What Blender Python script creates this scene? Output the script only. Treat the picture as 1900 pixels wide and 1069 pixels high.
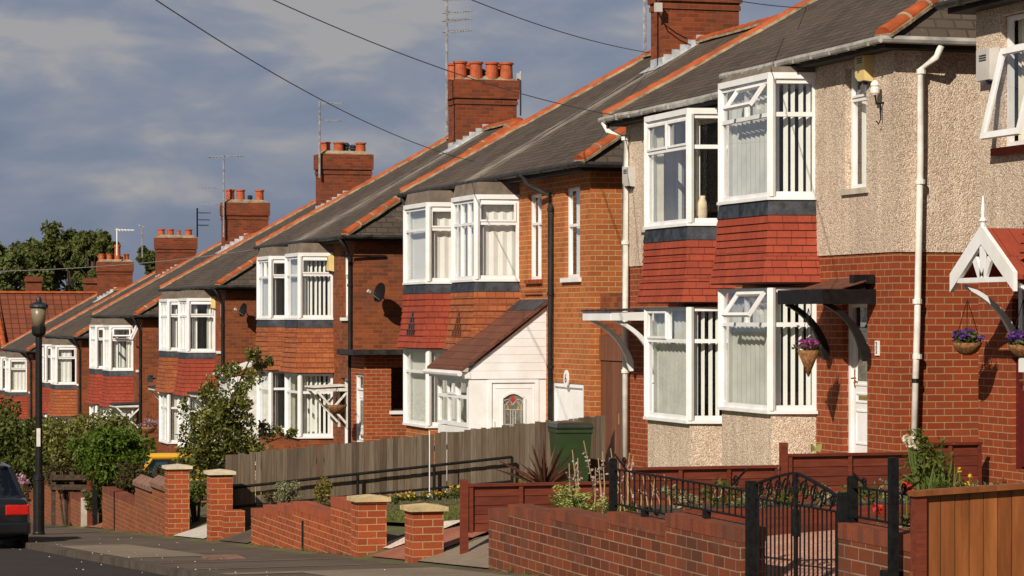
import bpy, bmesh, math, random
from mathutils import Vector, Matrix, noise as mnoise

# ------------------------------------------------------------ camera, sky, sun
for o in list(bpy.data.objects): bpy.data.objects.remove(o)
SC = bpy.context.scene
COL = SC.collection
F_PX = 5000.0; YAW = math.atan(1500 / 5000); CY, SY = math.cos(YAW), math.sin(YAW); HOR = 590.0

cam_d = bpy.data.cameras.new("camera"); cam = bpy.data.objects.new("camera", cam_d); COL.objects.link(cam)
cam_d.sensor_width = 36; cam_d.lens = 36 * F_PX / 1900; cam_d.shift_y = (HOR - 534.5) / 1900
cam_d.clip_start = 0.5; cam_d.clip_end = 3000
cam.location = (0, 0, 0); cam.rotation_euler = (math.pi / 2, 0, -YAW)
SC.camera = cam

SUN_EL, SUN_AZ = math.radians(34), math.radians(44)      # azimuth measured from -Y towards -X
SUN = Vector((-math.sin(SUN_AZ) * math.cos(SUN_EL), -math.cos(SUN_AZ) * math.cos(SUN_EL), math.sin(SUN_EL)))
sun_d = bpy.data.lights.new("sun", 'SUN'); sun_d.energy = 5.0; sun_d.angle = math.radians(0.5); sun_d.color = (1.0, .895, .75)
sun = bpy.data.objects.new("sun", sun_d); COL.objects.link(sun)
sun.rotation_euler = (-SUN).to_track_quat('-Z', 'Y').to_euler(); sun.location = SUN * 200

W = bpy.data.worlds.new("World"); SC.world = W; W.use_nodes = True
def build_world():
    nt = W.node_tree; nt.nodes.clear(); N = nt.nodes.new; L = nt.links.new
    out = N('ShaderNodeOutputWorld'); bg = N('ShaderNodeBackground'); STR = 0.08
    bg.inputs[1].default_value = STR
    sky = N('ShaderNodeTexSky'); sky.sky_type = 'NISHITA'; sky.sun_disc = False
    sky.sun_elevation = SUN_EL; sky.sun_rotation = math.atan2(SUN.x, SUN.y)
    tc = N('ShaderNodeTexCoord'); sep = N('ShaderNodeSeparateXYZ'); L(tc.outputs['Generated'], sep.inputs[0])
    mp = N('ShaderNodeMapping'); mp.inputs['Scale'].default_value = (1, 1, 2.7); mp.inputs['Location'].default_value = (1.9, .4, .25)
    L(tc.outputs['Generated'], mp.inputs[0])
    n1 = N('ShaderNodeTexNoise'); n1.inputs['Scale'].default_value = 15; n1.inputs['Detail'].default_value = 8; n1.inputs['Roughness'].default_value = .5
    n1.inputs['Distortion'].default_value = .25
    L(mp.outputs[0], n1.inputs[0])
    n2 = N('ShaderNodeTexNoise'); n2.inputs['Scale'].default_value = 3.2; n2.inputs['Detail'].default_value = 3
    L(mp.outputs[0], n2.inputs[0])
    # more light-topped cloud higher up, a darker slate bank towards the horizon
    band = N('ShaderNodeMapRange'); band.inputs[1].default_value = .02; band.inputs[2].default_value = .125
    band.inputs[3].default_value = -.40; band.inputs[4].default_value = -.17
    L(sep.outputs[2], band.inputs[0])
    add = N('ShaderNodeMath'); add.operation = 'MULTIPLY_ADD'; add.inputs[1].default_value = 1.55; L(n1.outputs[0], add.inputs[0]); L(band.outputs[0], add.inputs[2])
    half = N('ShaderNodeMath'); half.operation = 'MULTIPLY_ADD'; half.inputs[1].default_value = .5; L(n2.outputs[0], half.inputs[0]); L(add.outputs[0], half.inputs[2])
    rp = N('ShaderNodeValToRGB'); L(half.outputs[0], rp.inputs[0])
    k = 1 / STR
    cr = rp.color_ramp
    cr.elements[0].position = .56; cr.elements[0].color = (.146, .180, .264, 1)
    cr.elements[1].position = 1.0; cr.elements[1].color = (.325, .315, .325, 1)
    e = cr.elements.new(.72); e.color = (.172, .204, .288, 1)
    e = cr.elements.new(.86); e.color = (.222, .240, .302, 1)
    sc = N('ShaderNodeVectorMath'); sc.operation = 'SCALE'; sc.inputs['Scale'].default_value = k
    zen = N('ShaderNodeMapRange'); zen.inputs[1].default_value = .13; zen.inputs[2].default_value = .45; zen.inputs[3].default_value = k; zen.inputs[4].default_value = k * .5   # the unseen sky overhead is dimmed to deepen the shadows
    L(sep.outputs[2], zen.inputs[0]); L(zen.outputs[0], sc.inputs['Scale'])
    L(rp.outputs[0], sc.inputs[0])
    mx = N('ShaderNodeMix'); mx.data_type = 'RGBA'; mx.inputs[0].default_value = .93
    L(sky.outputs[0], mx.inputs[6]); L(sc.outputs[0], mx.inputs[7])
    L(mx.outputs[2], bg.inputs[0]); L(bg.outputs[0], out.inputs[0])
build_world()
vs = SC.view_settings; vs.view_transform = 'Standard'; vs.look = 'None'; vs.exposure = 0.12; vs.gamma = 1
SC.cycles.max_bounces = 8; SC.cycles.transparent_max_bounces = 16
SC.cycles.use_denoising = True

random.seed(7)
R = random.uniform

# ------------------------------------------------------------ where things stand (from sight lines of the photograph)
def PX(x, y, X):                      # the point seen at (x, y) on the plane X = const
    D = F_PX * X / (CY * (x + 550)); return Vector((X, (D - X * SY) / CY, (HOR - y) * D / F_PX))
def PY(x, y, Y):                      # ... on the plane Y = const
    k = (x - 950) / F_PX; X = Y * (k * CY + SY) / (CY - k * SY); D = X * SY + Y * CY
    return Vector((X, Y, (HOR - y) * D / F_PX))
def street(Y): 
    if Y < 60: return -1.01 - .06 * Y
    if Y < 150: return -4.61 - .056 * (Y - 60)
    return -9.65
def hground(Y):
    return -2.12 - .056 * (max(min(Y, 150), -40) - 36.5)
def garden(X, Y):
    A = street(Y) + .32 + (hground(Y) - .35 - street(Y) - .32) * min(max((X - 7.7) / 6.3, 0), 1)
    if 56.5 < Y < 61.5: A -= .34          # the sunk drive
    k = min(max((X - 7.7) / 1.1, 0), 1)
    return (street(Y) + .02) * (1 - k) + A * k

# ------------------------------------------------------------ materials
def mat(name):
    m = bpy.data.materials.new(name); m.use_nodes = True
    nt = m.node_tree; b = nt.nodes['Principled BSDF']; return m, nt, b, nt.nodes.new, nt.links.new
def rgba(c): return (c[0], c[1], c[2], 1)

def m_plain(name, col, rough=.6, spec=.5, metal=0, var=.12, scale=3, bump=0, dirt=None):
    m, nt, b, N, L = mat(name)
    tc = N('ShaderNodeTexCoord'); n = N('ShaderNodeTexNoise'); n.inputs['Scale'].default_value = scale; n.inputs['Detail'].default_value = 6
    n.inputs['Roughness'].default_value = .6
    L(tc.outputs['Object'], n.inputs[0])
    r = N('ShaderNodeValToRGB'); L(n.outputs[0], r.inputs[0])
    r.color_ramp.elements[0].position = .3; r.color_ramp.elements[1].position = .7
    d = dirt or tuple(c * (1 - var * 2) for c in col)
    r.color_ramp.elements[0].color = rgba(d); r.color_ramp.elements[1].color = rgba(tuple(min(1, c * (1 + var)) for c in col))
    L(r.outputs[0], b.inputs['Base Color'])
    b.inputs['Roughness'].default_value = rough; b.inputs['Metallic'].default_value = metal
    b.inputs['Specular IOR Level'].default_value = spec
    if bump:
        n2 = N('ShaderNodeTexNoise'); n2.inputs['Scale'].default_value = scale * 8; L(tc.outputs['Object'], n2.inputs[0])
        bp = N('ShaderNodeBump'); bp.inputs['Strength'].default_value = bump; bp.inputs['Distance'].default_value = .02
        L(n2.outputs[0], bp.inputs['Height']); L(bp.outputs[0], b.inputs['Normal'])
    return m

def m_brick(name, c1, c2, mortar, bw=.243, rh=.089, ms=.007, rough=.85, dirt=.35, soot=(.05, .035, .03), dscale=.9, off=.5, smooth=.3, bump=.5, patch=None, mvar=0.0):
    m, nt, b, N, L = mat(name)
    uv = N('ShaderNodeUVMap')
    bt = N('ShaderNodeTexBrick'); bt.offset = off
    L(uv.outputs[0], bt.inputs['Vector'])
    for k, v in (('Scale', 1), ('Brick Width', bw), ('Row Height', rh), ('Mortar Size', ms), ('Mortar Smooth', smooth), ('Bias', 0)):
        bt.inputs[k].default_value = v
    bt.inputs['Color1'].default_value = rgba(c1); bt.inputs['Color2'].default_value = rgba(c2); bt.inputs['Mortar'].default_value = rgba(mortar)
    tc = N('ShaderNodeTexCoord')
    n = N('ShaderNodeTexNoise'); n.inputs['Scale'].default_value = dscale; n.inputs['Detail'].default_value = 8; n.inputs['Roughness'].default_value = .65
    L(tc.outputs['Object'], n.inputs[0])
    rr = N('ShaderNodeMapRange'); rr.inputs[1].default_value = .42; rr.inputs[2].default_value = .75; rr.inputs[3].default_value = 0; rr.inputs[4].default_value = dirt
    L(n.outputs[0], rr.inputs[0])
    mx = N('ShaderNodeMix'); mx.data_type = 'RGBA'; L(rr.outputs[0], mx.inputs[0]); L(bt.outputs['Color'], mx.inputs[6]); mx.inputs[7].default_value = rgba(soot)
    last = mx.outputs[2]
    # fine grain
    n3 = N('ShaderNodeTexNoise'); n3.inputs['Scale'].default_value = 45; n3.inputs['Detail'].default_value = 3; L(tc.outputs['Object'], n3.inputs[0])
    r3 = N('ShaderNodeMapRange'); r3.inputs[3].default_value = .72; r3.inputs[4].default_value = 1.25; L(n3.outputs[0], r3.inputs[0])
    sc = N('ShaderNodeVectorMath'); sc.operation = 'SCALE'; L(last, sc.inputs[0]); L(r3.outputs[0], sc.inputs['Scale'])
    last = sc.outputs[0]
    if patch:
        n4 = N('ShaderNodeTexNoise'); n4.inputs['Scale'].default_value = patch[1]; n4.inputs['Detail'].default_value = 5; L(tc.outputs['Object'], n4.inputs[0])
        r4 = N('ShaderNodeMapRange'); r4.inputs[1].default_value = patch[2]; r4.inputs[2].default_value = patch[2] + .12; r4.inputs[4].default_value = patch[3]; L(n4.outputs[0], r4.inputs[0])
        m4 = N('ShaderNodeMix'); m4.data_type = 'RGBA'; L(r4.outputs[0], m4.inputs[0]); L(last, m4.inputs[6]); m4.inputs[7].default_value = rgba(patch[0]); last = m4.outputs[2]
    L(last, b.inputs['Base Color'])
    b.inputs['Roughness'].default_value = rough; b.inputs['Specular IOR Level'].default_value = .25
    ad = N('ShaderNodeMath'); ad.operation = 'MULTIPLY_ADD'; ad.inputs[1].default_value = -1.0; L(bt.outputs['Fac'], ad.inputs[0])
    m3 = N('ShaderNodeMath'); m3.operation = 'MULTIPLY'; m3.inputs[1].default_value = .5; L(n3.outputs[0], m3.inputs[0]); L(m3.outputs[0], ad.inputs[2])
    bp = N('ShaderNodeBump'); bp.inputs['Strength'].default_value = bump; bp.inputs['Distance'].default_value = .012
    L(ad.outputs[0], bp.inputs['Height']); L(bp.outputs[0], b.inputs['Normal'])
    return m

def m_pebble(name, tint=(1, 1, 1)):
    m, nt, b, N, L = mat(name)
    tc = N('ShaderNodeTexCoord')
    v = N('ShaderNodeTexVoronoi'); v.inputs['Scale'].default_value = 60; L(tc.outputs['Object'], v.inputs[0])
    hs = N('ShaderNodeSeparateColor'); L(v.outputs['Color'], hs.inputs[0])
    r = N('ShaderNodeValToRGB'); L(hs.outputs[0], r.inputs[0])
    e = r.color_ramp.elements
    e[0].position = 0; e[0].color = rgba((.38 * tint[0], .275 * tint[1], .205 * tint[2]))
    e[1].position = 1; e[1].color = rgba((.90 * tint[0], .80 * tint[1], .66 * tint[2]))
    x = e.new(.16); x.color = rgba((.58 * tint[0], .44 * tint[1], .335 * tint[2]))
    x = e.new(.55); x.color = rgba((.70 * tint[0], .555 * tint[1], .435 * tint[2]))
    x = e.new(.8); x.color = rgba((.80 * tint[0], .65 * tint[1], .51 * tint[2]))
    n = N('ShaderNodeTexNoise'); n.inputs['Scale'].default_value = .8; n.inputs['Detail'].default_value = 6; L(tc.outputs['Object'], n.inputs[0])
    mp = N('ShaderNodeMapping'); mp.inputs['Scale'].default_value = (5, 5, .35); L(tc.outputs['Object'], mp.inputs[0])
    ns = N('ShaderNodeTexNoise'); ns.inputs['Scale'].default_value = 1; ns.inputs['Detail'].default_value = 4; L(mp.outputs[0], ns.inputs[0])
    mm = N('ShaderNodeMath'); mm.operation = 'ADD'; L(n.outputs[0], mm.inputs[0]); L(ns.outputs[0], mm.inputs[1])
    r2 = N('ShaderNodeMapRange'); r2.inputs[1].default_value = .7; r2.inputs[2].default_value = 1.3; r2.inputs[3].default_value = 1.06; r2.inputs[4].default_value = .74; L(mm.outputs[0], r2.inputs[0])
    dv = N('ShaderNodeMapRange'); dv.inputs[1].default_value = .0; dv.inputs[2].default_value = .55; dv.inputs[3].default_value = 1.1; dv.inputs[4].default_value = .8; L(v.outputs['Distance'], dv.inputs[0])
    mu = N('ShaderNodeMath'); mu.operation = 'MULTIPLY'; L(r2.outputs[0], mu.inputs[0]); L(dv.outputs[0], mu.inputs[1])
    sc = N('ShaderNodeVectorMath'); sc.operation = 'SCALE'; L(r.outputs[0], sc.inputs[0]); L(mu.outputs[0], sc.inputs['Scale'])
    L(sc.outputs[0], b.inputs['Base Color']); b.inputs['Roughness'].default_value = .9; b.inputs['Specular IOR Level'].default_value = .2
    bp = N('ShaderNodeBump'); bp.inputs['Strength'].default_value = .55; bp.inputs['Distance'].default_value = .02; bp.invert = True
    L(v.outputs['Distance'], bp.inputs['Height']); L(bp.outputs[0], b.inputs['Normal'])
    return m

def m_island(name, cols, rough=.6, trans=0.0, spec=.3, grain=None, bump=0.0):
    """colour picked per loose piece (leaf, board): ramp over Random Per Island"""
    m, nt, b, N, L = mat(name)
    g = N('ShaderNodeNewGeometry'); r = N('ShaderNodeValToRGB'); L(g.outputs['Random Per Island'], r.inputs[0])
    e = r.color_ramp.elements
    while len(e) < len(cols): e.new(.5)
    for i, c in enumerate(cols):
        e[i].position = i / max(1, len(cols) - 1); e[i].color = rgba(c)
    last = r.outputs[0]
    if grain:
        tc = N('ShaderNodeTexCoord'); mp = N('ShaderNodeMapping'); mp.inputs['Scale'].default_value = grain; L(tc.outputs['Object'], mp.inputs[0])
        n = N('ShaderNodeTexNoise'); n.inputs['Scale'].default_value = 1; n.inputs['Detail'].default_value = 7; n.inputs['Roughness'].default_value = .65; L(mp.outputs[0], n.inputs[0])
        mr = N('ShaderNodeMapRange'); mr.inputs[1].default_value = .25; mr.inputs[2].default_value = .75; mr.inputs[3].default_value = .55; mr.inputs[4].default_value = 1.4; L(n.outputs[0], mr.inputs[0])
        sc = N('ShaderNodeVectorMath'); sc.operation = 'SCALE'; L(last, sc.inputs[0]); L(mr.outputs[0], sc.inputs['Scale']); last = sc.outputs[0]
        if bump:
            bp = N('ShaderNodeBump'); bp.inputs['Strength'].default_value = bump; bp.inputs['Distance'].default_value = .01; L(n.outputs[0], bp.inputs['Height']); L(bp.outputs[0], b.inputs['Normal'])
    L(last, b.inputs['Base Color']); b.inputs['Roughness'].default_value = rough; b.inputs['Specular IOR Level'].default_value = spec
    if trans:
        t = N('ShaderNodeBsdfTranslucent'); L(last, t.inputs[0]); mx = N('ShaderNodeMixShader'); mx.inputs[0].default_value = trans
        o = nt.nodes['Material Output']; L(b.outputs[0], mx.inputs[1]); L(t.outputs[0], mx.inputs[2]); L(mx.outputs[0], o.inputs[0])
    return m

def m_glass(name, tint=(.95, .955, .945), ior=1.75, rough=.0):
    m, nt, b, N, L = mat(name); nt.nodes.remove(b)
    t = N('ShaderNodeBsdfTransparent'); t.inputs[0].default_value = rgba(tint)
    g = N('ShaderNodeBsdfGlossy'); g.inputs['Roughness'].default_value = rough; g.inputs[0].default_value = (.95, .97, 1, 1)
    lw = N('ShaderNodeLayerWeight'); lw.inputs[0].default_value = .5
    pw = N('ShaderNodeMath'); pw.operation = 'POWER'; pw.inputs[1].default_value = 3.6; L(lw.outputs['Facing'], pw.inputs[0])
    f = N('ShaderNodeMath'); f.operation = 'MULTIPLY_ADD'; f.inputs[1].default_value = 1.05; f.inputs[2].default_value = (ior - 1) ** 2 / (ior + 1) ** 2; L(pw.outputs[0], f.inputs[0])
    mx = N('ShaderNodeMixShader'); L(f.outputs[0], mx.inputs[0]); L(t.outputs[0], mx.inputs[1]); L(g.outputs[0], mx.inputs[2])
    L(mx.outputs[0], nt.nodes['Material Output'].inputs[0]); return m

def m_roof(name, c1, c2, c3, streak=None, rh=.155, bw=.27):
    """slates; streak = (y0, y1) band where pale lime has run down below the chimney"""
    m, nt, b, N, L = mat(name)
    uv = N('ShaderNodeUVMap'); bt = N('ShaderNodeTexBrick'); L(uv.outputs[0], bt.inputs['Vector'])
    for k, v in (('Scale', 1), ('Brick Width', bw), ('Row Height', rh), ('Mortar Size', .014), ('Mortar Smooth', .3), ('Bias', -.1)): bt.inputs[k].default_value = v
    bt.inputs['Color1'].default_value = rgba(c1); bt.inputs['Color2'].default_value = rgba(c2); bt.inputs['Mortar'].default_value = rgba(tuple(c * .45 for c in c1))
    g = N('ShaderNodeNewGeometry'); n = N('ShaderNodeTexNoise'); n.inputs['Scale'].default_value = .6; n.inputs['Detail'].default_value = 8; n.inputs['Roughness'].default_value = .65; L(g.outputs['Position'], n.inputs[0])
    mr = N('ShaderNodeMapRange'); mr.inputs[1].default_value = .45; mr.inputs[2].default_value = .72; mr.inputs[4].default_value = .6; L(n.outputs[0], mr.inputs[0])
    mx = N('ShaderNodeMix'); mx.data_type = 'RGBA'; L(mr.outputs[0], mx.inputs[0]); L(bt.outputs[0], mx.inputs[6]); mx.inputs[7].default_value = rgba(c3)
    last = mx.outputs[2]
    nl = N('ShaderNodeTexNoise'); nl.inputs['Scale'].default_value = 5.5; nl.inputs['Detail'].default_value = 8; nl.inputs['Roughness'].default_value = .7; L(g.outputs['Position'], nl.inputs[0])
    rl = N('ShaderNodeMapRange'); rl.inputs[1].default_value = .60; rl.inputs[2].default_value = .70; rl.inputs[4].default_value = .5; L(nl.outputs[0], rl.inputs[0])
    ml = N('ShaderNodeMix'); ml.data_type = 'RGBA'; L(rl.outputs[0], ml.inputs[0]); L(last, ml.inputs[6]); ml.inputs[7].default_value = (.16, .135, .085, 1); last = ml.outputs[2]
    if streak:
        s = N('ShaderNodeSeparateXYZ'); L(g.outputs['Position'], s.inputs[0])
        a = N('ShaderNodeMath'); a.operation = 'SUBTRACT'; a.inputs[1].default_value = streak[0]; L(s.outputs[1], a.inputs[0])
        ab = N('ShaderNodeMath'); ab.operation = 'ABSOLUTE'; L(a.outputs[0], ab.inputs[0])
        fr = N('ShaderNodeMapRange'); fr.inputs[1].default_value = 0; fr.inputs[2].default_value = streak[1]; fr.inputs[3].default_value = .34; fr.inputs[4].default_value = 0; L(ab.outputs[0], fr.inputs[0])
        mp = N('ShaderNodeMapping'); mp.inputs['Scale'].default_value = (1.1, 7, 1.1); L(g.outputs['Position'], mp.inputs[0])
        ns = N('ShaderNodeTexNoise'); ns.inputs['Scale'].default_value = 1.6; ns.inputs['Detail'].default_value = 6; L(mp.outputs[0], ns.inputs[0])
        ad = N('ShaderNodeMath'); ad.operation = 'ADD'; L(ns.outputs[0], ad.inputs[0]); L(fr.outputs[0], ad.inputs[1])
        th = N('ShaderNodeMapRange'); th.inputs[1].default_value = .68; th.inputs[2].default_value = .86; th.inputs[4].default_value = .65; L(ad.outputs[0], th.inputs[0])
        m2 = N('ShaderNodeMix'); m2.data_type = 'RGBA'; L(th.outputs[0], m2.inputs[0]); L(last, m2.inputs[6]); m2.inputs[7].default_value = (.36, .32, .26, 1); last = m2.outputs[2]
    L(last, b.inputs['Base Color']); b.inputs['Roughness'].default_value = .75; b.inputs['Specular IOR Level'].default_value = .3
    mi = N('ShaderNodeMath'); mi.operation = 'MULTIPLY'; mi.inputs[1].default_value = -1; L(bt.outputs['Fac'], mi.inputs[0])
    bp = N('ShaderNodeBump'); bp.inputs['Strength'].default_value = .8; bp.inputs['Distance'].default_value = .03; L(mi.outputs[0], bp.inputs['Height']); L(bp.outputs[0], b.inputs['Normal'])
    return m

MT = {}
MT['brick_orange'] = m_brick('brick_orange', (.43, .132, .034), (.33, .088, .024), (.48, .33, .16), dirt=.25)
MT['brick_red'] = m_brick('brick_red', (.285, .054, .0135), (.215, .038, .011), (.36, .22, .115), dirt=.28)
MT['brick_brown'] = m_brick('brick_brown', (.30, .085, .035), (.20, .052, .024), (.30, .16, .09), dirt=.5)
MT['brick_old'] = m_brick('brick_old', (.28, .072, .020), (.15, .037, .014), (.22, .115, .055), ms=.006, dirt=.62)
MT['chimney'] = m_brick('chimney_brick', (.25, .055, .017), (.15, .031, .012), (.18, .085, .045), ms=.008, dirt=.55, dscale=1.6)
MT['wall_near'] = m_brick('garden_brick_dark', (.205, .048, .016), (.105, .029, .012), (.29, .19, .13), bw=.245, rh=.094, ms=.0065, dirt=.5, dscale=1.4, patch=((.11, .05, .028), 2.2, .56, .6))
MT['wall_red'] = m_brick('garden_brick_red', (.35, .072, .021), (.25, .050, .017), (.42, .26, .125), bw=.235, rh=.084, ms=.0065, dirt=.25)
MT['wall_old'] = m_brick('garden_brick_worn', (.27, .076, .026), (.19, .052, .022), (.30, .18, .10), bw=.235, rh=.086, ms=.0065, dirt=.6, dscale=1.2, soot=(.11, .065, .045))
MT['soldier'] = m_brick('brick_on_edge', (.235, .058, .024), (.145, .039, .019), (.14, .07, .04), bw=.09, rh=.6, ms=.006, off=0, dirt=.6, dscale=2, bump=.3)
MT['soldier_red'] = m_brick('brick_on_edge_red', (.34, .08, .032), (.27, .06, .027), (.26, .12, .06), bw=.09, rh=.6, ms=.006, off=0, dirt=.35, dscale=2, bump=.3)
MT['pebble'] = m_pebble('pebbledash'); MT['pebble_brown'] = m_pebble('pebbledash_brown', (.95, .86, .78))
MT['tile_red'] = m_brick('tile_painted_red', (.325, .060, .030), (.265, .046, .024), (.12, .022, .013), bw=.20, rh=.62, ms=.005, dirt=.45, soot=(.115, .028, .018), dscale=2.2, off=.33, bump=.4)
MT['tile_clay'] = m_brick('tile_clay', (.36, .110, .036), (.25, .068, .027), (.12, .038, .016), bw=.17, rh=.115, ms=.005, dirt=.35, soot=(.15, .075, .055), bump=.4)
MT['tile_brown'] = m_brick('tile_brown', (.155, .058, .034), (.115, .042, .027), (.05, .02, .014), bw=.33, rh=.20, ms=.008, dirt=.4, soot=(.09, .05, .038))
MT['tile_pan'] = m_brick('tile_pantile', (.22, .062, .028), (.16, .043, .021), (.06, .02, .012), bw=.42, rh=.42, ms=.05, smooth=.9, dirt=.35, off=0, soot=(.10, .05, .035))
MT['ridge'] = m_plain('ridge_tile', (.37, .080, .022), .75, .3, var=.2, scale=4)
MT['pot'] = m_plain('chimney_pot', (.42, .095, .034), .7, .3, var=.2, scale=6)
MT['mortar'] = m_plain('mortar', (.62, .54, .42), .9, .2, var=.2, scale=6, bump=.3)
MT['mortar_dark'] = m_plain('mortar_weathered', (.34, .27, .18), .9, .2, var=.3, scale=5, bump=.4)
MT['lead'] = m_plain('lead', (.46, .47, .49), .5, .5, var=.25, scale=7)
MT['flash'] = m_plain('flashing_dark', (.035, .040, .052), .55, .5, var=.5, scale=7, bump=.2)
MT['white'] = m_plain('upvc_white', (.79, .80, .83), .4, .5, var=.03, scale=3, dirt=(.69, .685, .66))
MT['white_old'] = m_plain('paint_white_old', (.74, .72, .67), .6, .4, var=.12, scale=6)
MT['board'] = m_plain('bay_board', (.17, .135, .105), .8, .3, var=.2, scale=5)
MT['black'] = m_plain('black_paint', (.010, .009, .009), .5, .3, var=.3, scale=8)
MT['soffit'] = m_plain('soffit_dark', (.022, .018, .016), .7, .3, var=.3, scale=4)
MT['gutter_black'] = m_plain('gutter_black', (.03, .027, .025), .5, .5, var=.5, scale=5)
MT['gutter_white'] = m_plain('gutter_grey_white', (.37, .355, .325), .5, .5, var=.22, scale=5)
MT['metal'] = m_plain('aerial_metal', (.42, .42, .43), .45, .5, metal=.4, var=.3, scale=9)
MT['alarm_yellow'] = m_plain('alarm_yellow', (.66, .50, .20), .5, .5, var=.06)
MT['alarm_grey'] = m_plain('alarm_grey', (.50, .48, .45), .5, .5, var=.08)
MT['alarm_white'] = m_plain('alarm_white', (.76, .73, .70), .5, .5, var=.05)
MT['blue_lens'] = m_plain('lens_blue', (.03, .03, .14), .2, .6)
MT['blind'] = m_plain('blind_fabric', (.74, .755, .73), .8, .2, var=.03, scale=3)
MT['net'] = m_plain('net_curtain', (.58, .60, .57), .85, .2, var=.10, scale=2)
MT['curtain'] = m_plain('curtain_cream', (.62, .60, .50), .85, .2, var=.10, scale=3)
MT['inside'] = m_plain('interior_wall', (.34, .21, .13), .9, .2, var=.2, scale=1)
MT['glass'] = m_glass('window_glass')
MT['glass_dark'] = m_plain('obscure_glass', (.16, .155, .12), .12, .8, var=.35, scale=14)
MT['door_red'] = m_plain('door_dark_red', (.10, .013, .012), .4, .5, var=.15)
MT['brass'] = m_plain('brass', (.55, .38, .12), .3, .5, metal=.8)
MT['stone'] = m_plain('stone_cap', (.60, .52, .38), .85, .3, var=.15, scale=7, bump=.2)
MT['stone_yellow'] = m_plain('stone_cap_yellow', (.52, .40, .215), .85, .3, var=.15, scale=7, bump=.2)
MT['coping'] = m_plain('coping_brown', (.22, .12, .085), .85, .3, var=.25, scale=6, bump=.3)
MT['concrete'] = m_plain('concrete', (.47, .42, .35), .9, .2, var=.15, scale=5, bump=.2)
MT['wood_red'] = m_island('stained_wood_red', [(.125, .026, .013), (.16, .034, .016), (.105, .022, .012)], .55, grain=(3, 30, 30), bump=.25)
MT['wood_orange'] = m_island('stained_wood_orange', [(.20, .062, .018), (.32, .115, .032), (.165, .05, .016), (.27, .09, .026)], .5, grain=(14, 14, 1.5), bump=.3)
MT['wood_grey'] = m_island('weathered_wood', [(.105, .075, .050), (.15, .115, .08), (.08, .056, .038), (.18, .145, .11), (.115, .080, .052)], .85, grain=(30, 30, 1.6), bump=.4)
MT['wood_brown'] = m_island('garage_wood', [(.14, .052, .026), (.175, .068, .034), (.115, .042, .021)], .6, grain=(22, 22, 1.2), bump=.3)
MT['iron'] = m_plain('black_iron', (.009, .009, .009), .6, .2, var=.4, scale=20)
MT['wire'] = m_plain('cable_sheath', (.10, .105, .12), .6, .3)
MT['bin'] = m_plain('bin_green', (.022, .045, .012), .45, .5, var=.15, scale=3)
MT['bin_dark'] = m_plain('bin_lid', (.020, .026, .017), .4, .5, var=.2, scale=3)
MT['tyre'] = m_plain('tyre', (.012, .012, .012), .8, .3)
MT['lamp_glass'] = m_plain('lamp_lantern', (.20, .16, .10), .35, .5, var=.1)
MT['car_black'] = m_plain('car_paint_black', (.008, .009, .011), .12, .8, var=.05)
MT['car_yellow'] = m_plain('car_paint_yellow', (.62, .34, .02), .15, .8, var=.05)
MT['car_glass'] = m_glass('car_glass', (.35, .42, .45), 1.7)
MT['car_blue'] = m_plain('sunshade_blue', (.10, .28, .42), .5, .4, var=.1)
MT['tail'] = m_plain('tail_light', (.50, .012, .010), .15, .7, var=.15, scale=12)
MT['terracotta'] = m_plain('basket_coir', (.26, .125, .05), .9, .2, var=.35, scale=25, bump=.4)
MT['bark'] = m_plain('bark', (.085, .060, .042), .9, .2, var=.3, scale=12, bump=.5)
MT['red_glass'] = m_plain('red_glass', (.45, .03, .02), .2, .7)
MT['amber'] = m_plain('amber_glass', (.50, .26, .03), .2, .7)
MT['came'] = m_plain('lead_came', (.52, .52, .50), .5, .5)
MT['ink'] = m_plain('plate_ink', (.06, .045, .075), .6, .3)
MT['slate_brown'] = m_roof('slate_brown', (.088, .066, .050), (.052, .040, .032), (.115, .088, .066))
MT['leaf_dark'] = m_island('leaf_dark', [(.050, .068, .012), (.088, .108, .018), (.060, .085, .014), (.13, .145, .028)], .55, .3)
MT['leaf_mid'] = m_island('leaf_mid', [(.060, .088, .013), (.10, .135, .020), (.045, .068, .011), (.15, .17, .032)], .55, .35)
MT['leaf_bright'] = m_island('leaf_bright', [(.080, .135, .012), (.115, .19, .020), (.060, .10, .011)], .55, .4)
MT['leaf_olive'] = m_island('leaf_olive', [(.10, .11, .020), (.20, .20, .045), (.07, .08, .018), (.30, .29, .09)], .55, .3)
MT['leaf_tree'] = m_island('leaf_tree', [(.070, .088, .014), (.13, .145, .024), (.26, .24, .055), (.085, .105, .017), (.036, .044, .010)], .4, .3, .5)
MT['leaf_bronze'] = m_island('leaf_bronze', [(.060, .042, .014), (.095, .070, .02), (.042, .035, .012), (.075, .080, .018)], .6, .3)
MT['leaf_far'] = m_island('leaf_far', [(.062, .078, .020), (.10, .118, .028), (.13, .148, .036), (.040, .052, .015)], .7, .25)
MT['leaf_varieg'] = m_island('leaf_variegated', [(.16, .16, .07), (.32, .30, .17), (.10, .12, .04), (.42, .38, .26)], .6, .3)
MT['leaf_yellow'] = m_island('leaf_yellow', [(.20, .16, .02), (.30, .23, .03), (.10, .10, .02), (.16, .12, .02)], .6, .3)
MT['sedum'] = m_island('sedum_heads', [(.34, .38, .09), (.46, .50, .15), (.24, .29, .07)], .7, .2)
MT['grass'] = m_island('grass_blades', [(.10, .12, .025), (.16, .16, .04), (.075, .10, .02), (.21, .19, .07)], .7, .3)
MT['spike_red'] = m_island('cordyline_leaf', [(.085, .025, .018), (.12, .045, .025), (.06, .03, .016)], .5, .2)
MT['petal_pink'] = m_island('petal_pink', [(.60, .36, .42), (.48, .24, .36), (.68, .48, .50)], .7, .4)
MT['petal_mauve'] = m_island('petal_mauve', [(.50, .36, .36), (.60, .47, .45), (.40, .25, .27)], .7, .4)
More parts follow.
